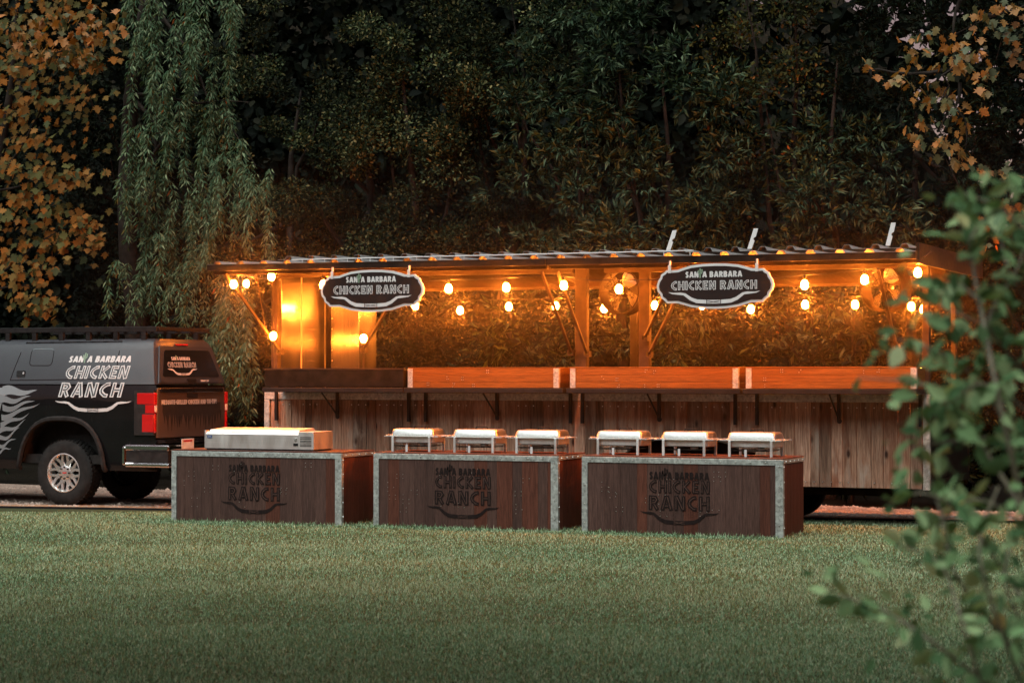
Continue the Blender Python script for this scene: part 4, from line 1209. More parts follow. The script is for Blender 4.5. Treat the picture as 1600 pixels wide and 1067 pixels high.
# rear bumper
mb = KB()
mb.box(-2.42, RX + .255, YN - .03, YN + .30, .70, .775, .016); mb.box(-2.42, RX + .255, YN - .03, YN + .30, .48, .535, .016); mb.box(-2.47, -2.40, YN - .03, YN + .2, .50, .755, .02)
mb.box(RX + .02, RX + .25, YN + .301, YF - .301, .50, .765, .016)
mb.box(-2.42, RX + .255, YF - .30, YF + .03, .48, .775, .03)
bp = mb.go('rear_bumper', M['chrome'], 30)
mb = KB(); mb.box(-2.4, RX + .235, YN - .012, YN + .29, .536, .699); mb.go('bumper_recess', M['rubber'], parent=bp)
pl = atx(294, 695, RX + .26)
mb = KB(); mb.box(RX + .2505, RX + .256, pl.y - .15, pl.y + .15, pl.z - .06, pl.z + .085, .001); lp = mb.go('licence_plate', M['plate'])
mb = KB(); mb.box(RX + .2565, RX + .2575, pl.y - .11, pl.y + .11, pl.z + .045, pl.z + .07); mb.go('plate_band', M['red_paint'], parent=lp)
# canopy
mb = KB(); zs = [1.585, 1.7, 1.8, 1.92, 2.05, 2.13, 2.17, 2.19, CT]; vs_ = []
capx = [-4.82, -4.79, -4.7, -3.5, -2.6]
def ring(z):
    g = gcap(z); xr = xcap(z); xf = -4.82 + (.12 if z > 2.15 else .0)
    r_ = .10
    return [(xf, YN + g, z), (-3.5, YN + g, z), (xr - r_, YN + g, z), (xr - r_ * .3, YN + g + r_ * .3, z), (xr, YN + g + r_, z), (xr, YF - g - r_, z), (xr - r_ * .3, YF - g - r_ * .3, z), (xr - r_, YF - g, z), (xf, YF - g, z)]
for z in zs: vs_ += ring(z)
nr = 9
fs = [(i * nr + k, i * nr + (k + 1) % nr, (i + 1) * nr + (k + 1) % nr, (i + 1) * nr + k) for i in range(len(zs) - 1) for k in range(nr)] + [tuple((len(zs) - 1) * nr + k for k in range(nr))]
mb.add(vs_, fs); mb.go('canopy', M['cap'], 25)
def fcap(u, v, d):
    z = v
    return tuple(Vector((u, YN + (gcap(z) if z > 1.578 else gside(z)) - d, z)) - KL)
def rc(u0, u1, v0, v1, r, n=4):
    out = []
    for cx, cz, a0 in ((u1 - r, v1 - r, 0), (u0 + r, v1 - r, 90), (u0 + r, v0 + r, 180), (u1 - r, v0 + r, 270)):
        out += [(cx + r * math.cos(R(a0 + 90 * k / n)), cz + r * math.sin(R(a0 + 90 * k / n))) for k in range(n + 1)]
    return out
def outline_on(pts, w, fn, name, m, d=.002):
    mb = MB(); n_ = len(pts)
    for i in range(n_):
        a, b = Vector(pts[i]), Vector(pts[(i + 1) % n_])
        k = max(1, int((b - a).length / .12))
        for j in range(k):
            p, q = a.lerp(b, j / k), a.lerp(b, (j + 1) / k)
            t = (q - p).normalized(); nn = Vector((-t.y, t.x)) * w / 2
            mb.add([fn(p.x - nn.x, p.y - nn.y, d), fn(q.x - nn.x, q.y - nn.y, d), fn(q.x + nn.x, q.y + nn.y, d), fn(p.x + nn.x, p.y + nn.y, d)], [(0, 1, 2, 3)])
    return mb.build(name, m, tk)
def pxl(pts): return [(at(a, b, YN + .06).x, at(a, b, YN + .06).z) for a, b in pts]
outline_on(pxl([(30, 535), (180, 533), (181, 592), (17, 594)]), .012, fcap, 'side_hatch_seam', M['glass'])
q = pxl([(43, 545), (78, 571)]); outline_on(rc(q[0][0], q[1][0], q[1][1], q[0][1], .05), .01, fcap, 'vent_seam', M['glass'])
q = pxl([(26, 579), (39, 588)])
mb = MB(); mb.prism(rc(q[0][0], q[1][0], q[1][1], q[0][1], .012), lambda u, v, d: fcap(u, v, d), .001, .012); ho = mb.build('hatch_latch', M['black'], tk)
mb = MB(); mb.prism(rc(q[1][0] - .035, q[1][0] - .01, q[1][1] + .03, q[1][1] + .06, .01), lambda u, v, d: fcap(u, v, d), .0125, .016); mb.build('lock', M['rivet'], ho)
# canopy rear door and its window
def frear(u, v, d):
    return tuple(Vector((xcap(v) + d, u, v)) - KL)
def loopq(pts, d0, d1, name, m, fn=frear, parent=None):
    mb = MB(); mb.prism(pts, fn, d0, d1); return mb.build(name, m, parent or tk, fixn=True)
rd = loopq([(YN + .10, 1.60), (YF - .10, 1.60), (YF - .28, 2.10), (YN + .28, 2.10)], .002, .02, 'canopy_door', M['cap'])
loopq([(YN + .22, 1.70), (YN + .25, 1.685), (YF - .25, 1.685), (YF - .22, 1.70), (YF - .36, 2.03), (YF - .4, 2.05), (YN + .4, 2.05), (YN + .36, 2.03)], .021, .024, 'rear_window', M['glass'], parent=rd)
loopq([(3.38, 1.63), (3.62, 1.63), (3.6, 1.66), (3.4, 1.66)], .021, .035, 'handle', M['black'], parent=rd)
loopq([(YN + .14, 1.62), (YN + .24, 1.62), (YN + .25, 1.68), (YN + .15, 1.68)], .021, .028, 'hinge_plate', M['cap'], parent=rd)
loopq([(3.3, 2.115), (3.6, 2.115), (3.6, 2.135), (3.3, 2.135)], .004, .02, 'brake_lamp', M['red_lens'])
# roof rack
mb = KB()
for y in (YN + .26, YF - .30): mb.box(-4.75, xcap(2.1) - .02, y, y + .045, 2.295, 2.365, .004)
mb.box(xcap(2.1) - .055, xcap(2.1) - .005, YN + .30, YF - .30, 2.31, 2.36, .004)
rk = mb.go('roof_rack', M['black'])
for k in range(12):
    x = -4.65 + k * .225
    mb = KB(); mb.box(x, x + .06, YN + .305, YF - .305, 2.325, 2.35); mb.go('crossbar', M['black'], parent=rk)
for x in (-4.6, -4.15, -3.7, -3.25, -2.8, -2.35):
    for y in (YN + .262, YF - .298):
        mb = KB(); mb.box(x, x + .07, y, y + .04, 2.17, 2.294); mb.go('foot', M['black'], parent=rk)
# wheels
rim_cache = {}
def wheel(ax, y, sgn):
    Rw, hw = .445, .135
    c = Vector((ax, y, DRIVE_Z + Rw))
    mb = KB()
    mb.lathe([(.255, -hw * .96), (.28, -hw * 1.03), (.35, -hw * 1.05), (Rw - .03, -hw * .98), (Rw - .006, -hw * .82), (Rw, -hw * .5), (Rw, hw * .5), (Rw - .006, hw * .82), (Rw - .03, hw * .98), (.35, hw * 1.05), (.28, hw * 1.03), (.255, hw * .96)], c, 'Y', 48)
    for k in range(48):
        for j, (ya, yb_) in enumerate(((-.11, -.062), (-.055, -.005), (.005, .055), (.062, .11))):
            a = 2 * math.pi * (k + .5 * (j % 2)) / 48; da = .045
            vs_ = []
            for rr in (Rw - .004, Rw + .008):
                for aa in (a - da, a + da):
                    for yy in (ya, yb_): vs_.append(tuple(c + Vector((rr * math.cos(aa), yy, rr * math.sin(aa)))))
            mb.add(vs_, [(4, 6, 7, 5), (0, 4, 5, 1), (2, 3, 7, 6), (0, 2, 6, 4), (1, 5, 7, 3)])
    ty = mb.go('tyre', M['rubber'], 35)
    s = -sgn                                  # outward
    mb = KB(); mb.lathe([(.262, s * hw * .9), (.268, s * hw * 1.04), (.255, s * hw * 1.06), (.236, s * hw * .75), (.225, s * hw * .1), (.225, -s * hw * .8)], c, 'Y', 48)
    mb.lathe([(.105, s * .075), (.10, s * .105), (.07, s * .115), (.0005, s * .115)], c, 'Y', 32)
    for k in range(8):
        a0 = 2 * math.pi * (k + .5) / 8
        for da in (-.20, .20):
            p = [(.095, a0 + da * .35, .034), (.16, a0 + da * .5, .022), (.245, a0 + da * 1.25, .021)]
            for (r0, t0, w0), (r1, t1, w1) in zip(p, p[1:]):
                A = Vector((r0 * math.cos(t0), 0, r0 * math.sin(t0))); B = Vector((r1 * math.cos(t1), 0, r1 * math.sin(t1)))
                t = (B - A).normalized(); nn = Vector((-t.z, 0, t.x))
                y0_, y1_ = s * (.104 if r0 < .1 else .108), s * (.108 if r1 < .2 else .118)
                vs_ = [tuple(c + A - nn * w0 + Vector((0, y0_ - s * .02, 0))), tuple(c + A - nn * w0 * .7 + Vector((0, y0_, 0))), tuple(c + A + nn * w0 * .7 + Vector((0, y0_, 0))), tuple(c + A + nn * w0 + Vector((0, y0_ - s * .02, 0))),
                       tuple(c + B - nn * w1 + Vector((0, y1_ - s * .02, 0))), tuple(c + B - nn * w1 * .7 + Vector((0, y1_, 0))), tuple(c + B + nn * w1 * .7 + Vector((0, y1_, 0))), tuple(c + B + nn * w1 + Vector((0, y1_ - s * .02, 0)))]
                mb.add(vs_, [(0, 1, 5, 4), (1, 2, 6, 5), (2, 3, 7, 6)])
    rm = mb.go('rim', M['alloy'], 40, fixn=True)
    mb = KB(); mb.disc(c + Vector((0, s * .02, 0)), .228, 'Y', 32, s > 0); mb.go('spoke_backing', M['rubber'])  # dark disc added as the shade behind the spokes
    mb = KB()
    for k in range(8):
        a = 2 * math.pi * k / 8; mb.lathe([(.013, s * .112), (.012, s * .135), (.0005, s * .138)], c + Vector((.078 * math.cos(a), 0, .078 * math.sin(a))), 'Y', 6)
    o = mb.go('lug_nut', M['hole'], parent=rm); o['kind'] = 'stuff'
    mb = KB(); mb.box(c.x - .032, c.x + .032, c.y + s * .1165 - .0008, c.y + s * .1165 + .0008, c.z - .009, c.z + .009); mb.go('hub_badge', M['red_paint'], parent=rm)
for ax in (AX, FRX):
    wheel(ax, YN + .20, 1); wheel(ax, YF - .20, -1)
# lettering on the flank, the window and the tailgate
a, b = at(96.3, 600, YN), at(194.6, 600, YN)
zb_ = at(145, 643.5, YN).z
logo(tk, fcap, 2, (a.x + b.x) / 2 - .0, zb_, b.x - a.x, M['white_paint'], M['cap'], slant=.2, d0=.0025)
a, b = atx(260.8, 570, RX - .04), atx(305, 570, RX - .04)
zb_ = atx(283, 586.5, RX - .03).z
logo(tk, lambda u, v, d: frear(u, v, d + .0245), False, (a.y + b.y) / 2, zb_, b.y - a.y, M['white_paint'], M['glass'])
a, b = atx(252.5, 627, RX + .01), atx(338, 629, RX + .01)
zz = atx(295, 631.2, RX + .01).z
qq, _ = text_quads('MESQUITE-GRILLED CHICKEN AND TRI-TIP!', a.y, zz, .062, b.y - a.y, .27)
lay(tg, 'lettering', qq, lambda u, v, d: tuple(Vector((RX + .0095 + d, u, v)) - KL), M['white_paint'], .001)
a, b = atx(312, 595, RX), atx(325, 596, RX)
qq, _ = text_quads('SMARTCAP', a.y, a.z - .012, .026, b.y - a.y, .22)
lay(rd, 'lettering', qq, lambda u, v, d: frear(u, v, d + .021), M['white_paint'], .001)
# silver flames along the flank
def tongue(mb, pts, w0, k):
    n_ = len(pts)
    for i in range(n_ - 1):
        (xa, za), (xb, zb2) = pts[i], pts[i + 1]
        wa, wb = w0 * (1 - i / (n_ - 1)) ** .8, w0 * (1 - (i + 1) / (n_ - 1)) ** .8
        mb.add([fcap(xa, za - wa / 2, .002 + k), fcap(xb, zb2 - wb / 2, .002 + k), fcap(xb, zb2 + wb / 2, .002 + k), fcap(xa, za + wa / 2, .002 + k)], [(0, 1, 2, 3)])
mb = MB()
def fl(px, py): p = at(px, py, YN); return (p.x, p.z)
zl = [fl(0, y)[1] for y in (606, 640, 680, 712)]
x00 = fl(0, 640)[0]
for i in range(8):
    za, zb2 = 1.535 - i * .105, 1.535 - (i + 1) * .105 + .002
    if zb2 < .72: break
    mb.add([fcap(-6.6 + i * .12, zb2, .0018), fcap(x00 + .10 - i * .05, zb2, .0018), fcap(x00 + .13 - i * .05, za, .0018), fcap(-6.6 + i * .12, za, .0018)], [(0, 1, 2, 3)])
for k, (px0, py0, px1, py1, w) in enumerate(((2, 612, 57, 611, .15), (3, 626, 48, 620, .10), (4, 638, 55, 625, .09), (2, 650, 63, 628, .085), (0, 662, 46, 645, .08), (-2, 674, 40, 656, .075), (-4, 686, 30, 668, .07), (-5, 696, 24, 684, .06), (-6, 705, 16, 698, .05))):
    a, b = fl(px0, py0), fl(px1, py1); pts = []
    for i in range(13):
        u = i / 12
        x = a[0] + (b[0] - a[0]) * u; z = a[1] + (b[1] - a[1]) * u ** 1.6 + .028 * math.sin(u * 7.5 + k * 1.3) * (1 - u * .4)
        pts.append((x, z))
    tongue(mb, pts, w, .0004 * (k % 4 + 1))
mb.build('flame_decal', M['wrap'], tk)

#@@PART4
# ================================================================ trees and shrubs
def trunk(parent, pts, r, name='trunk', n=9):
    """pts in world space, stored relative to the plant"""
    O = Vector(parent.location)
    k = len(pts)
    rs = r if isinstance(r, (list, tuple)) else [r * (1 - .88 * i / (k - 1)) for i in range(k)]
    return MB().tube([Vector(p) - O for p in pts], rs, n).build(name, M['bark'], parent, smooth=60)

def wob(a, b, n, s):
    a, b = Vector(a), Vector(b)
    return [a.lerp(b, i / n) + (Vector((rnd.uniform(-s, s), rnd.uniform(-s, s), rnd.uniform(-s, s) * .5)) if 0 < i < n else Vector()) for i in range(n + 1)]

CAMV = np.array(CAM)
def clump_crown(c, rad, n, front=.6):
    """clump centres on a bumpy ellipsoid, more of them on the side that faces the lawn"""
    c, rad = np.array(c), np.array(rad)
    d = unit(rng.normal(0, 1, (n, 3)))
    f = rng.random(n) < front
    d[f, 1] = -np.abs(d[f, 1])
    r = rng.uniform(.62, 1.08, (n, 1))
    return c + d * rad * r, d

def cloud(centres, m, size, flat=.75):
    n = len(centres)
    p = unit(rng.normal(0, 1, (n, m, 3))) * (rng.random((n, m, 1)) ** .45)
    s = size * rng.uniform(.6, 1.35, (n, 1, 1))
    return (centres[:, None] + p * s * np.array([1, 1, flat])).reshape(-1, 3), unit(p).reshape(-1, 3)

def small_leaf_tree(name, lab, cat, grp, px, Y, h, rad, zc, nclump, m, size, leaf, pal, wts, tr_r=.16, front=.7):
    base = at(px, 600, Y); base.z = DRIVE_Z - .02
    t = thing(name, base, lab, cat, grp)
    top = base + Vector((rnd.uniform(-.4, .4), rnd.uniform(-.2, .4), h * .75))
    st = wob(base, top, 6, .14); trunk(t, st, tr_r)
    cc, dd = clump_crown((base.x, Y, zc), rad, nclump, front)
    for k in range(6):
        i = rng.integers(len(cc)); a = st[rnd.choice((2, 3, 4))]
        trunk(t, wob(a, Vector(cc[i]), 4, .12), tr_r * .35, 'limb', 6)
    P, out = cloud(cc, m, size)
    ok = P[:, 2] > .05; P, out = P[ok], out[ok]
    n = len(P)
    D = out + rng.normal(0, .7, (n, 3)) + np.array([0, -.15, .1])
    L = rng.uniform(.7, 1.3, n) * leaf
    clump_shade = np.repeat(rng.choice([.45, .7, 1.0, 1.5, 2.0], len(cc)), m)[ok][:, None]  # light and dark of the clumps put into the leaf colour
    leaves('crown', P, D, L, L * rng.uniform(.45, .6, n), tints(n, pal, wts, .4) * clump_shade, T_ROUND, M['leaf'], t, base)
    return t

def spray_tree(name, lab, cat, grp, px, Y, h, rad, zc, nclump, m, size, leaf, pal, wts, tr_r=.12, front=.75, nl=8, droop=-.1, base=None):
    """long leaves in whorls at the twig tips"""
    if base is None:
        base = at(px, 600, Y); base.z = DRIVE_Z - .02
    t = thing(name, base, lab, cat, grp)
    st = wob(base, base + Vector((rnd.uniform(-.3, .3), .1, h * .8)), 5, .1); trunk(t, st, tr_r)
    cc, dd = clump_crown((base.x, base.y, zc), rad, nclump, front)
    for k in range(6):
        i = rng.integers(len(cc)); a = st[rnd.choice((1, 2, 3, 4))]
        trunk(t, wob(a, Vector(cc[i]), 4, .08), tr_r * .35, 'limb', 6)
    P, out = cloud(cc, m, size)
    ok = P[:, 2] > .12; P, out = P[ok], out[ok]
    n = len(P)
    ax = unit(out + np.array([0, -.35, .25]) + rng.normal(0, .35, (n, 3)))
    s = unit(np.cross(ax, rng.normal(0, 1, (n, 3)))); u = np.cross(ax, s)
    Pl, Dl, Ll = [], [], []
    for k in range(nl):
        a = 2 * math.pi * k / nl + rng.uniform(0, .6, (n, 1))
        op = rng.uniform(.5, 1.3, (n, 1)) * (1.15 - .75 * k / nl)
        D = ax + (s * np.cos(a) + u * np.sin(a)) * op + np.array([0, 0, droop])
        Pl.append(P + ax * (leaf * .8 * k / nl)); Dl.append(D); Ll.append(rng.uniform(.7, 1.2, n) * leaf)
    Pl, Dl, Ll = np.concatenate(Pl), np.concatenate(Dl), np.concatenate(Ll)
    leaves('crown', Pl, Dl, Ll, Ll * rng.uniform(.2, .28, len(Ll)), tints(len(Ll), pal, wts, .35), T_LANCE, M['leaf'], t, base)
    return t

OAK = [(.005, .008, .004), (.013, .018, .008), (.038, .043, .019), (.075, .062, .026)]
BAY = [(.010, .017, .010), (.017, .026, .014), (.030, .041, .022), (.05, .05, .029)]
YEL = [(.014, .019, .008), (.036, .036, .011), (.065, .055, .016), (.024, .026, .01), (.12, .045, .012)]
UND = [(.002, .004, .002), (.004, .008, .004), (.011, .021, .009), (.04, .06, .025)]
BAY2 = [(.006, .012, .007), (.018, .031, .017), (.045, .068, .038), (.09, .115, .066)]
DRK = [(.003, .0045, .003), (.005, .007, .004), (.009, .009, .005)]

# the far wood that closes the view: one dark mass
def wood_mass(name, N, px0, px1, Y0, Y1, z1, l0, l1, thin=True, face=-1):
    if px0 is None: X = rng.uniform(-45, 45, N)
    else: X = None
    Y = rng.uniform(Y0, Y1, N)
    if X is None:
        px = rng.uniform(px0, px1, N); P = np.array([tuple(at(a, 560, b)) for a, b in zip(px, Y)])
    else: P = np.stack([X, Y, Y], -1)
    P[:, 2] = rng.uniform(0, z1, N)
    if thin: P = P[~((px > 1120) & (px < 1720) & (P[:, 2] > 4.0) & (rng.random(N) < .68))]
    n = len(P)
    L = rng.uniform(l0, l1, n)
    D = rng.normal(0, 1, (n, 3)) + np.array([0, 0, -.4])
    N_ = rng.normal(0, .6, (n, 3)) + np.array([.3, face, .4])
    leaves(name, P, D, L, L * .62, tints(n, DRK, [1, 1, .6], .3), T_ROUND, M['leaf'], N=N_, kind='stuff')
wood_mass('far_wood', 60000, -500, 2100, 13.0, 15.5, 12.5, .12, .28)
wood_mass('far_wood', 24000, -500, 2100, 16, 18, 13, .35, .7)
wood_mass('unseen_reflected_wood', 16000, None, None, -50, -44, 5.5, .6, 1.2, False, 1)  # unseen wood added across the lawn for metal and glass to reflect

G1 = 'dark trees behind the trailer'
A_ = [('broadleaf_tree', 'dark small-leaved tree behind the stainless panel end of the trailer', 430, 10.2, (1.7, 1.3, 4.6), 4.6, 46),
      ('broadleaf_tree', 'olive-brown small-leaved tree rising behind the smaller oval sign', 560, 9.3, (1.5, 1.2, 3.9), 3.6, 46),
      ('broadleaf_tree', 'lighter small-leaved tree, its clumps in a column midway along the roof', 665, 9.0, (1.25, 1.1, 4.3), 4.4, 52),
      ('broadleaf_tree', 'brownish small-leaved tree behind the paired diagonal struts', 790, 9.6, (1.4, 1.2, 4.6), 4.6, 52)]
for nm, lab, px, Y, rad, zc, nc in A_:
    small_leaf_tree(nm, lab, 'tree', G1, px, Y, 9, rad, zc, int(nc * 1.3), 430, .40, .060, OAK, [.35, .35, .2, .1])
B_ = [('laurel_tree', 'long-leaved dark laurel tree above the trailer posts', 900, 8.4, (1.2, 1.0, 3.6), 5.0, 40),
      ('laurel_tree', 'long-leaved laurel tree with pale top sprays, above the larger oval sign', 1050, 8.2, (1.35, 1.0, 3.4), 5.4, 48),
      ('laurel_tree', 'low long-leaved laurel just over the roof beside the first hinge arm', 985, 7.8, (1.2, .8, 1.5), 3.6, 26),
      ('laurel_tree', 'long-leaved laurel over the roof between the second and third hinge arms', 1300, 8.6, (1.5, .9, 1.9), 3.4, 30)]
for nm, lab, px, Y, rad, zc, nc in B_:
    spray_tree(nm, lab, 'tree', G1, px, Y, 8, rad, zc, int(nc * 1.0), 22, .40, .155, BAY2, [.3, .35, .25, .1])
small_leaf_tree('vine_tree', 'yellow-green sparse tree with small gaps of pink sky, right of the tall laurels', 'tree', G1, 1225, 9.2, 8, (1.1, .9, 3.2), 5.4, 46, 190, .46, .07, YEL, [.35, .25, .12, .23, .05])
spray_tree('laurel_tree', 'dark sparse laurel with pink sky gaps, behind the hanging maple branch', 'tree', G1, 1430, 9.6, 8, (1.6, 1.0, 3.3), 5.2, 52, 36, .5, .11, DRK + BAY[:2], [.2, .3, .2, .2, .1])
spray_tree('laurel_tree', 'dark laurel at the tree line beyond the shrub, farthest along from the truck', 'tree', G1, 1640, 9.0, 8, (1.5, 1.0, 3.4), 4.6, 52, 36, .5, .11, DRK + BAY[:2], [.2, .3, .2, .2, .1])
small_leaf_tree('broadleaf_tree', 'dark tree at the tree line behind the truck cab', 'tree', G1, -130, 10, 9, (2.2, 1.4, 4.6), 4.6, 60, 330, .55, .065, DRK + OAK[:2], [.3, .3, .2, .1, .1])
small_leaf_tree('broadleaf_tree', 'very dark tree in the gap between the orange maple and the hanging willow', 'tree', G1, 210, 9.8, 9, (1.5, 1.2, 4.6), 4.6, 56, 330, .5, .06, DRK + OAK[:1], [.3, .3, .2, .2])
small_leaf_tree('broadleaf_tree', 'dark tree standing out of line past the shrub', 'tree', G1, 1800, 9.5, 9, (2.0, 1.4, 4.6), 4.6, 40, 180, .55, .07, DRK + OAK[:2], [.3, .3, .2, .1, .1])

# understory behind the trailer, caught by the bulbs
G2 = 'leafy shrubs behind the trailer'
UL = ['leafy shrub behind the stainless panel, seen at its open side', 'leafy shrub below the smaller oval sign, behind the flue box', 'leafy shrub behind the first cedar box, below two glowing bulbs', 'bright-leaved shrub behind the first cedar box, left of the post',
      'leafy shrub between the two trailer posts', 'leafy shrub below the larger oval sign', 'leafy shrub behind the last cedar box, left part', 'leafy shrub behind the last cedar box, below the bright drum fan', 'leafy shrub just past the trailer corner', 'low dark shrub at the gravel edge beyond the trailer corner', 'tall shrub at the gravel edge, beyond the foreground shrub']
for i, (px, Y, rad, zc, nc) in enumerate(((470, 7.8, (.8, .5, 1.2), 1.5, 16), (590, 8.0, (.9, .5, 1.2), 1.5, 18), (715, 7.9, (.9, .5, 1.05), 1.5, 18), (805, 6.2, (.45, .4, 1.0), 1.75, 11),
                                       (930, 7.4, (.8, .5, 1.2), 1.6, 18), (1065, 6.5, (.45, .4, 1.0), 1.7, 10), (1190, 8.2, (.8, .5, 1.1), 1.4, 16), (1330, 7.9, (.9, .5, 1.1), 1.3, 18), (1480, 7.1, (.8, .5, 1.2), 1.3, 16), (1420, 7.4, (1.1, .4, .55), .55, 14), (1590, 7.3, (1.0, .5, 1.2), 1.1, 18))):
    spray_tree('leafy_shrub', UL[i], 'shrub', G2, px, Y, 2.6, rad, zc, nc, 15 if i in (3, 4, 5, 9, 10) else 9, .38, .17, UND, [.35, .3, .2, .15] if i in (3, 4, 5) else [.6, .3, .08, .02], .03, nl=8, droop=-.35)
for i, (px, Y, rad, zc, lab) in enumerate(((330, 7.0, (.9, .5, 1.1), .9, 'dark shrub behind the truck tailgate'), (150, 7.4, (1.1, .5, .9), .7, 'dark shrub behind the truck bed'), (-60, 7.4, (1.2, .5, 1.0), .8, 'dark shrub at the gravel edge behind the truck cab'))):
    spray_tree('leafy_shrub', lab, 'shrub', G2, px, Y, 2.2, rad, zc, 16, 20, .36, .11, DRK + BAY[:2], [.25, .25, .2, .2, .1], .03, droop=-.3)

# weeping willow-like tree: hanging fronds, each a part
wb = at(215, 600, 7.6); wb.z = DRIVE_Z - .02
wl = thing('weeping_tree', wb, 'weeping tree with long hanging fronds of narrow grey-green leaves between maple and trailer', 'tree')
wt = [wb, at(212, 480, 7.6), at(200, 400, 7.55), at(196, 300, 7.5), at(205, 150, 7.4), at(230, -20, 7.3)]
trunk(wl, wt, [.2, .17, .15, .14, .12, .08])
for px, py, Y in ((330, 20, 6.9), (300, 150, 6.8), (390, 160, 6.9), (250, 100, 6.7), (400, 260, 6.7), (280, 300, 6.6), (380, 380, 6.5)):
    trunk(wl, wob(wt[rnd.choice((3, 4, 5))], at(px, py, Y), 5, .1), .04, 'limb', 6)
WIL = [(.036, .066, .034), (.06, .095, .05), (.095, .132, .072), (.15, .18, .10), (.24, .065, .015)]
frond_me = []
for v in range(5):
    Ln = (.75, .95, 1.15, .85, 1.0)[v]
    n = int(95 * Ln)
    u = np.sort(rng.random(n)); sway = rng.uniform(-.07, .07)
    P = np.stack([sway * np.sin(u * 3) + .03 * np.sin(u * 9 + v), .14 * np.sin(u * 1.6) * -1, -u * Ln + .12 * np.sin(u * 3.1)], -1)
    side = rng.uniform(0, 6.28, n)
    P += np.stack([np.cos(side), np.sin(side), np.zeros(n)], -1) * rng.uniform(0, .065, (n, 1)) * (1 - .4 * u[:, None])
    D = np.stack([np.cos(side) * .55, np.sin(side) * .55 - .1, -np.ones(n) * rng.uniform(.25, 1.1, n)], -1)
    L = rng.uniform(.085, .14, n)
    tv, tf = T_LANCE
    D = unit(D); N_ = rng.normal(0, .4, (n, 3)) + np.array([.1, -.8, .6]); S = unit(np.cross(D, N_)); Nn = np.cross(S, D)
    V = P[:, None] + D[:, None] * (tv[None, :, 0:1] * L[:, None, None]) + S[:, None] * (tv[None, :, 1:2] * (L * .21)[:, None, None]) + Nn[:, None] * (tv[None, :, 2:3] * L[:, None, None])
    F = (tf[None] + (np.arange(n) * 4)[:, None, None]).reshape(-1, 3)
    us = np.linspace(0, 1, 13)
    tw = np.stack([sway * np.sin(us * 3) + .03 * np.sin(us * 9 + v), -.14 * np.sin(us * 1.6), -us * Ln + .12 * np.sin(us * 3.1)], -1)
    TV = np.concatenate([tw - np.array([.004, 0, 0]), tw + np.array([.004, 0, 0])]); b0 = n * 4
    TF = np.array([(b0 + i, b0 + i + 1, b0 + 13 + i) for i in range(12)] + [(b0 + i + 1, b0 + 14 + i, b0 + 13 + i) for i in range(12)])
    frond_me.append(tri_mesh('frond', np.concatenate([V.reshape(-1, 3), TV]), np.concatenate([F, TF]), M['leaf'], np.concatenate([np.repeat(tints(n, WIL, [.27, .34, .24, .14, .012], .25), 4, 0), np.tile([[.05, .045, .02]], (26, 1))])))
spots = []
def band(x0, x1, y0, y1, n, Y0=6.3, Y1=7.1):
    for _ in range(n): spots.append((rnd.uniform(x0, x1), rnd.uniform(y0, y1), rnd.uniform(Y0, Y1)))
band(205, 300, -70, 40, 16); band(205, 275, 30, 330, 34); band(255, 310, 60, 250, 14); band(300, 345, -40, 130, 9); band(330, 380, -60, 20, 6)
band(318, 375, 60, 190, 9, 6.6, 7.3); band(320, 405, 200, 260, 8); band(225, 330, 300, 420, 26); band(310, 425, 240, 330, 20, 6.0, 6.6); band(255, 400, 400, 490, 24, 6.0, 6.6); band(330, 398, 470, 590, 22, 5.6, 6.2); band(180, 250, 400, 430, 7)
for px, py, Y in spots:
    k = rnd.randrange(5); p = at(px, py, Y) - wb
    s = rnd.uniform(.7, 1.1)
    link('frond', frond_me[k], wl, p, (rnd.uniform(-.12, .12), rnd.uniform(-.12, .12), rnd.uniform(-.9, .9)), (s, s, s))

# autumn maple at the truck end: big lobed leaves, the ones in view each a part
T_ = T_MAPLE
maple_me = []
for v in range(3):
    V = T_[0].copy(); V[:, 2] += rng.uniform(-.06, .06, len(V)) + .12 * (v - 1) * V[:, 1] ** 2
    maple_me.append(tri_mesh('leaf', V, T_[1], M['maple_leaf']))
def leaf_rot(D, N):
    D = Vector(D).normalized(); S = D.cross(Vector(N)).normalized(); Nn = S.cross(D)
    return Matrix((D, S, Nn)).transposed().to_euler()
def maple(name, lab, base, trunk_pts, limbs, sprays, single, size, pal, grp=None, back=None, dens=1.0):
    t = thing(name, base, lab, 'tree', grp)
    trunk(t, trunk_pts, .16)
    for a, b in limbs: trunk(t, wob(a, b, 5, .08), .028, 'limb', 6)
    made = 0; P, D = [], []
    for px, py, Y, nn, sw, sh in sprays:
        for _ in range(int(nn * dens)):
            q = at(px + rnd.gauss(0, sw), py + rnd.gauss(0, sh), Y + rnd.uniform(-.25, .25))
            d = Vector((rnd.gauss(.0, .45), -.35 + rnd.gauss(0, .3), -.75 + rnd.gauss(0, .35)))
            if made < single and -20 < px < 1620:
                s = size * rnd.uniform(.65, 1.2)
                link('leaf', maple_me[rnd.randrange(3)], t, q - Vector(base), leaf_rot(d, (rnd.gauss(.1, .4), -.75, .65 + rnd.gauss(0, .3))), (s, s * 1.0, s)); made += 1
            else: P.append(tuple(q)); D.append(tuple(d))
    if back:
        for px, py, Y, nn, sw, sh in back:
            for _ in range(nn):
                P.append(tuple(at(px + rnd.gauss(0, sw), py + rnd.gauss(0, sh), Y + rnd.uniform(-.4, .4)))); D.append((rnd.gauss(0, .5), -.35, -.7 + rnd.gauss(0, .4)))
    P, D = np.array(P), np.array(D); n = len(P)
    L = size * rng.uniform(.6, 1.15, n)
    N_ = rng.normal(0, .4, (n, 3)) + np.array([.1, -.75, .65])
    o = leaves('crown', P, D, L, L, tints(n, pal, [.3, .2, .2, .2, .1], .3), T_MAPLE, M['leaf'], t, base, N=N_); o['kind'] = 'stuff'
    return t
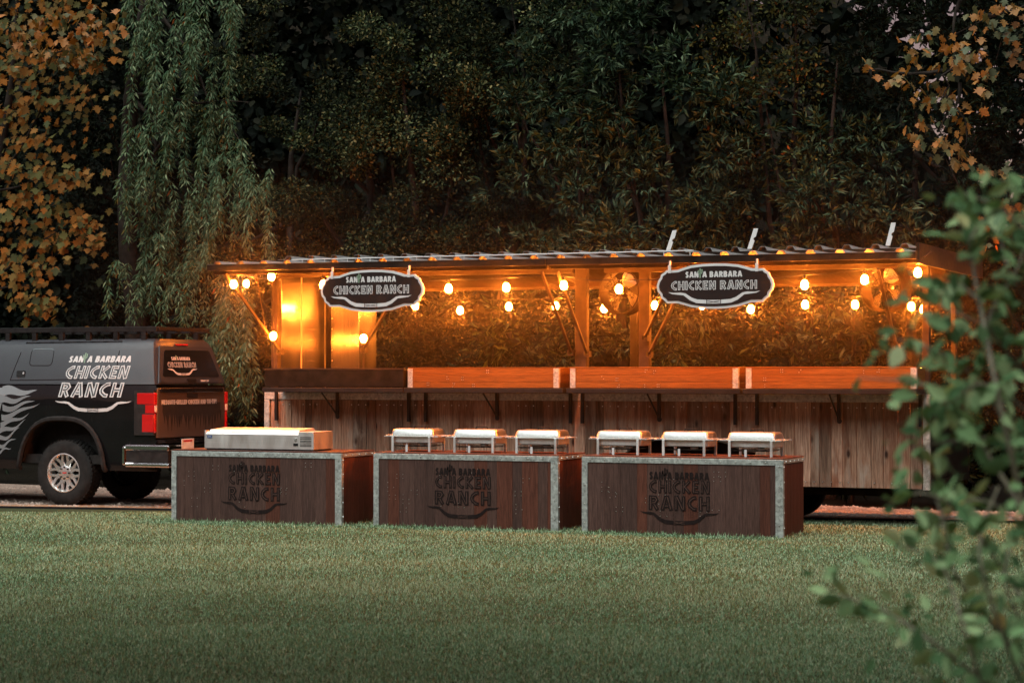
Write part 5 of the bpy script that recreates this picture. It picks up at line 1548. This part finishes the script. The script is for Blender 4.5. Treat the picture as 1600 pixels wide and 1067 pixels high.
MPAL = [(.17, .06, .011), (.15, .068, .018), (.11, .065, .018), (.065, .06, .02), (.045, .05, .022)]
mbase = at(-40, 600, 7.2); mbase.z = DRIVE_Z - .02
mt = [mbase, at(-30, 450, 7.2), at(-10, 300, 7.2), at(20, 120, 7.2), at(30, -60, 7.2)]
sp = [(95, 35, 6.6, 46, 38, 20), (150, 50, 6.6, 26, 22, 14), (120, 85, 6.6, 22, 22, 10), (30, 50, 6.5, 20, 26, 14), (60, 85, 6.5, 18, 24, 12), (150, 95, 6.7, 16, 10, 10), (30, 110, 6.5, 20, 22, 12), (95, 12, 6.6, 18, 30, 12),
      (55, 155, 6.6, 20, 22, 10), (20, 180, 6.5, 14, 18, 12), (50, 215, 6.6, 14, 24, 10), (60, 265, 6.6, 22, 26, 10), (120, 275, 6.6, 16, 14, 9), (40, 310, 6.5, 24, 26, 14), (85, 330, 6.6, 12, 10, 10), (125, 345, 6.6, 22, 18, 10), (90, 375, 6.6, 22, 26, 10), (150, 375, 6.6, 10, 8, 10), (55, 415, 6.5, 20, 26, 10), (45, 460, 6.5, 24, 20, 16), (70, 480, 6.5, 12, 16, 10), (15, 240, 6.5, 12, 14, 14), (15, 400, 6.5, 8, 12, 14), (130, 150, 6.8, 10, 12, 10)]
bk = [(-60, 100, 7.0, 260, 70, 120), (-60, 350, 7.0, 220, 60, 100), (70, 120, 7.5, 240, 60, 90), (60, 350, 7.5, 220, 60, 90), (-30, -60, 7.2, 200, 120, 60)]
maple('maple_tree', 'autumn maple with large orange and olive lobed leaves over the parked truck', mbase, mt, [(mt[2], at(100, 90, 6.6)), (mt[3], at(150, 60, 6.6)), (mt[3], at(60, 160, 6.6)), (mt[1], at(110, 340, 6.6)), (mt[2], at(60, 280, 6.6)), (mt[1], at(50, 450, 6.5)), (mt[1], at(30, 400, 6.5))], sp, 290, .145, MPAL, back=bk, dens=2.0)
# maple branch reaching in over the trailer corner; its trunk stands out of frame
sb = at(1840, 600, 5.4); sb.z = DRIVE_Z - .02
stp = [sb, at(1840, 350, 5.4), at(1820, 150, 5.3), at(1790, -80, 5.2), at(1780, -250, 5.2)]
sp2 = [(1555, 20, 4.7, 30, 34, 20), (1500, 70, 4.7, 20, 24, 16), (1470, 90, 4.6, 26, 26, 16), (1440, 75, 4.6, 14, 20, 12), (1500, 115, 4.6, 26, 22, 14), (1540, 115, 4.7, 16, 12, 14), (1410, 125, 4.6, 10, 14, 8), (1360, 108, 4.5, 6, 9, 9), (1455, 145, 4.6, 20, 22, 10), (1500, 165, 4.6, 16, 20, 10), (1445, 185, 4.6, 14, 14, 10), (1430, 215, 4.6, 10, 9, 10), (1475, 225, 4.6, 16, 14, 9), (1500, 190, 4.6, 10, 10, 10), (1500, 250, 4.7, 18, 22, 10), (1570, 330, 4.9, 24, 22, 16), (1545, 370, 4.9, 12, 12, 10), (1560, 270, 4.9, 14, 20, 12), (1580, 60, 4.8, 20, 20, 20)]
SPAL = [(.11, .05, .02), (.085, .06, .035), (.06, .06, .032), (.05, .06, .036), (.13, .045, .012)]
maple('maple_tree', 'maple branch with mixed green and orange lobed leaves reaching over the lamp-lit trailer corner', sb, stp, [(stp[3], at(1480, 60, 4.7)), (at(1500, 0, 4.7), at(1490, 90, 4.65)), (at(1490, 90, 4.65), at(1470, 160, 4.6)), (at(1480, 110, 4.6), at(1350, 112, 4.5)), (at(1500, 130, 4.6), at(1508, 235, 4.6)), (at(1485, 140, 4.6), at(1478, 225, 4.6)), (stp[2], at(1560, 300, 4.9)), (at(1530, 20, 4.7), at(1590, 20, 4.75))],
      sp2, 290, .125, SPAL, back=[(1680, 60, 5.2, 200, 60, 80), (1720, 300, 5.4, 160, 60, 80)])

# unseen tree added over the photographer so its canopy darkens the near lawn
ob = Vector((17.5, -19.0, 0.0))
ot = thing('broadleaf_tree', ob, 'unseen large tree added so its canopy shades the near end of the lawn', 'tree')
ost = [ob, ob + Vector((-.3, .2, 2.2)), ob + Vector((-.9, .6, 4.2)), ob + Vector((-2.2, 1.2, 6.2)), ob + Vector((-4.0, 2.0, 8.0))]
trunk(ot, ost, .3)
occ = np.stack([rng.uniform(1.0, 19.5, 330), rng.uniform(-22, -10.5, 330), rng.uniform(5.6, 9.0, 330)], -1)
occ = occ[np.hypot(occ[:, 0] - 13.2, occ[:, 1] + 19.4) > 2.6]  # gap left in the added canopy to let light onto the close shrub
for k in range(10): trunk(ot, wob(ost[rnd.choice((2, 3, 4))], Vector(occ[rng.integers(len(occ))]), 5, .15), .09, 'limb', 6)
Pq, oq = cloud(occ, 300, 1.1)
Dq = oq + rng.normal(0, .7, oq.shape)
Lq = rng.uniform(.1, .18, len(Pq))
leaves('crown', Pq, Dq, Lq, Lq * .6, tints(len(Pq), [(.03, .045, .02), (.05, .06, .03)], [1, 1], .3), T_ROUND, M['leaf'], ot, ob)

# blurred shrub close to the camera
rb = atd(1720, 1600, 4.7); rb.z = 0.0
rs = thing('rose_shrub', rb, 'tall leafy shrub with thin arching stems standing close to the camera', 'shrub')
stems = [([(1700, 1300), (1640, 1000), (1600, 800), (1560, 620), (1530, 470), (1512, 380), (1486, 318)], 4.6, .0095),
         ([(1690, 1250), (1600, 1110), (1520, 1050), (1440, 990), (1375, 950), (1310, 928)], 4.5, .0065),
         ([(1700, 1200), (1600, 1040), (1540, 960), (1490, 890), (1470, 800), (1440, 720), (1405, 660)], 4.7, .006),
         ([(1720, 1000), (1640, 760), (1560, 690), (1480, 690), (1440, 700)], 4.8, .006),
         ([(1640, 760), (1560, 640), (1500, 570), (1440, 540), (1400, 530)], 4.75, .006),
         ([(1600, 800), (1530, 690), (1480, 630), (1440, 600), (1340, 590)], 4.6, .006),
         ([(1720, 900), (1640, 640), (1580, 560), (1545, 500), (1590, 420), (1600, 380)], 4.9, .007),
         ([(1530, 470), (1490, 440), (1440, 450)], 4.6, .004), ([(1512, 380), (1540, 340), (1580, 320)], 4.6, .004),
         ([(1640, 1000), (1560, 880), (1500, 800), (1440, 770), (1385, 790)], 4.5, .006),
         ([(1700, 1300), (1600, 1150), (1540, 1080), (1500, 960), (1468, 880), (1400, 850)], 4.4, .006),
         ([(1720, 800), (1650, 560), (1610, 480), (1575, 420), (1560, 350)], 5.0, .006),
         ([(1700, 1300), (1620, 1120), (1570, 1000), (1530, 860), (1560, 760)], 4.4, .007)]
stems += [([(1760, 800), (1680, 520), (1620, 400), (1570, 330), (1500, 300)], 4.8, .006), ([(1760, 700), (1680, 600), (1600, 540), (1520, 500), (1450, 470)], 4.9, .006), ([(1760, 900), (1660, 720), (1600, 640), (1530, 600), (1470, 650)], 4.7, .006),
          ([(1760, 1100), (1680, 900), (1600, 820), (1520, 780), (1460, 830)], 4.6, .006), ([(1740, 1200), (1660, 1080), (1600, 980), (1570, 900), (1590, 820)], 4.5, .006), ([(1740, 1250), (1650, 1150), (1580, 1100), (1500, 1090), (1430, 1050)], 4.3, .006), ([(1760, 640), (1680, 460), (1640, 400), (1600, 330)], 5.0, .006)]
leaf_spots = []
O = Vector(rb)
for pts, d, r in stems:
    path = [atd(a, b, d + .1 * math.sin(i * 1.7)) - O for i, (a, b) in enumerate(pts)]
    sm = []
    for i in range(len(path) - 1):
        p0, p1, p2, p3 = path[max(0, i - 1)], path[i], path[i + 1], path[min(len(path) - 1, i + 2)]
        for k in range(5):
            u = k / 5
            sm.append(.5 * ((2 * p1) + (p2 - p0) * u + (2 * p0 - 5 * p1 + 4 * p2 - p3) * u * u + (3 * p1 - p0 - 3 * p2 + p3) * u ** 3))
    sm.append(path[-1])
    n = len(sm)
    MB().tube(sm, [r * (1 - .65 * i / (n - 1)) for i in range(n)], 6).build('stem', M['twig'], rs, smooth=60)
    for i in range(int(n * .18), n):
        leaf_spots.append((sm[i], (sm[min(i + 1, n - 1)] - sm[i - 1]).normalized()))
tv = np.array([(0, 0, 0), (.2, .25, .05), (.2, -.25, .05), (.45, .34, .07), (.45, -.34, .07), (.78, .19, .02), (.78, -.19, .02), (1, 0, -.06), (.5, 0, -.03)], float)
tf = np.array([(0, 2, 8), (2, 4, 8), (4, 6, 8), (6, 7, 8), (7, 5, 8), (5, 3, 8), (3, 1, 8), (1, 0, 8)])
rose_me = []
for v in range(3):
    V = tv.copy(); V[:, 2] += (v - 1) * .12 * V[:, 0] ** 2; V[:, 1] *= (.85, 1.0, 1.15)[v]
    rose_me.append(tri_mesh('leaf', V, tf, M['rose_leaf'], smooth=True))
ext_P, ext_D, ext_L = [], [], []
for i in range(980):
    p, t = rnd.choice(leaf_spots)
    d = (t * .5 + Vector((rnd.gauss(0, .7), rnd.gauss(0, .6), rnd.gauss(-.1, .6)))).normalized()
    s = rnd.uniform(.028, .066)
    p = p + d * rnd.uniform(.0, .03)
    if i < 300: link('leaf', rose_me[rnd.randrange(3)], rs, p, leaf_rot(d, (rnd.gauss(0, .5), -.7 + rnd.gauss(0, .3), .7)), (s, s, s))
    else:
        p = p + Vector((rnd.gauss(.03, .05), rnd.gauss(0, .06), rnd.gauss(0, .04))); ext_P.append(tuple(p)); ext_D.append(tuple(d)); ext_L.append(s)
ext_L = np.array(ext_L)
o = leaves('foliage', np.array(ext_P), np.array(ext_D), ext_L, ext_L * .7, tints(len(ext_L), [(.07, .14, .06), (.15, .26, .115), (.27, .39, .19)], [1, 1, .7], .25), (tv, tf), M['leaf'], rs, (0, 0, 0), N=rng.normal(0, .5, (len(ext_L), 3)) + np.array([0, -.7, .7]))
o['kind'] = 'stuff'
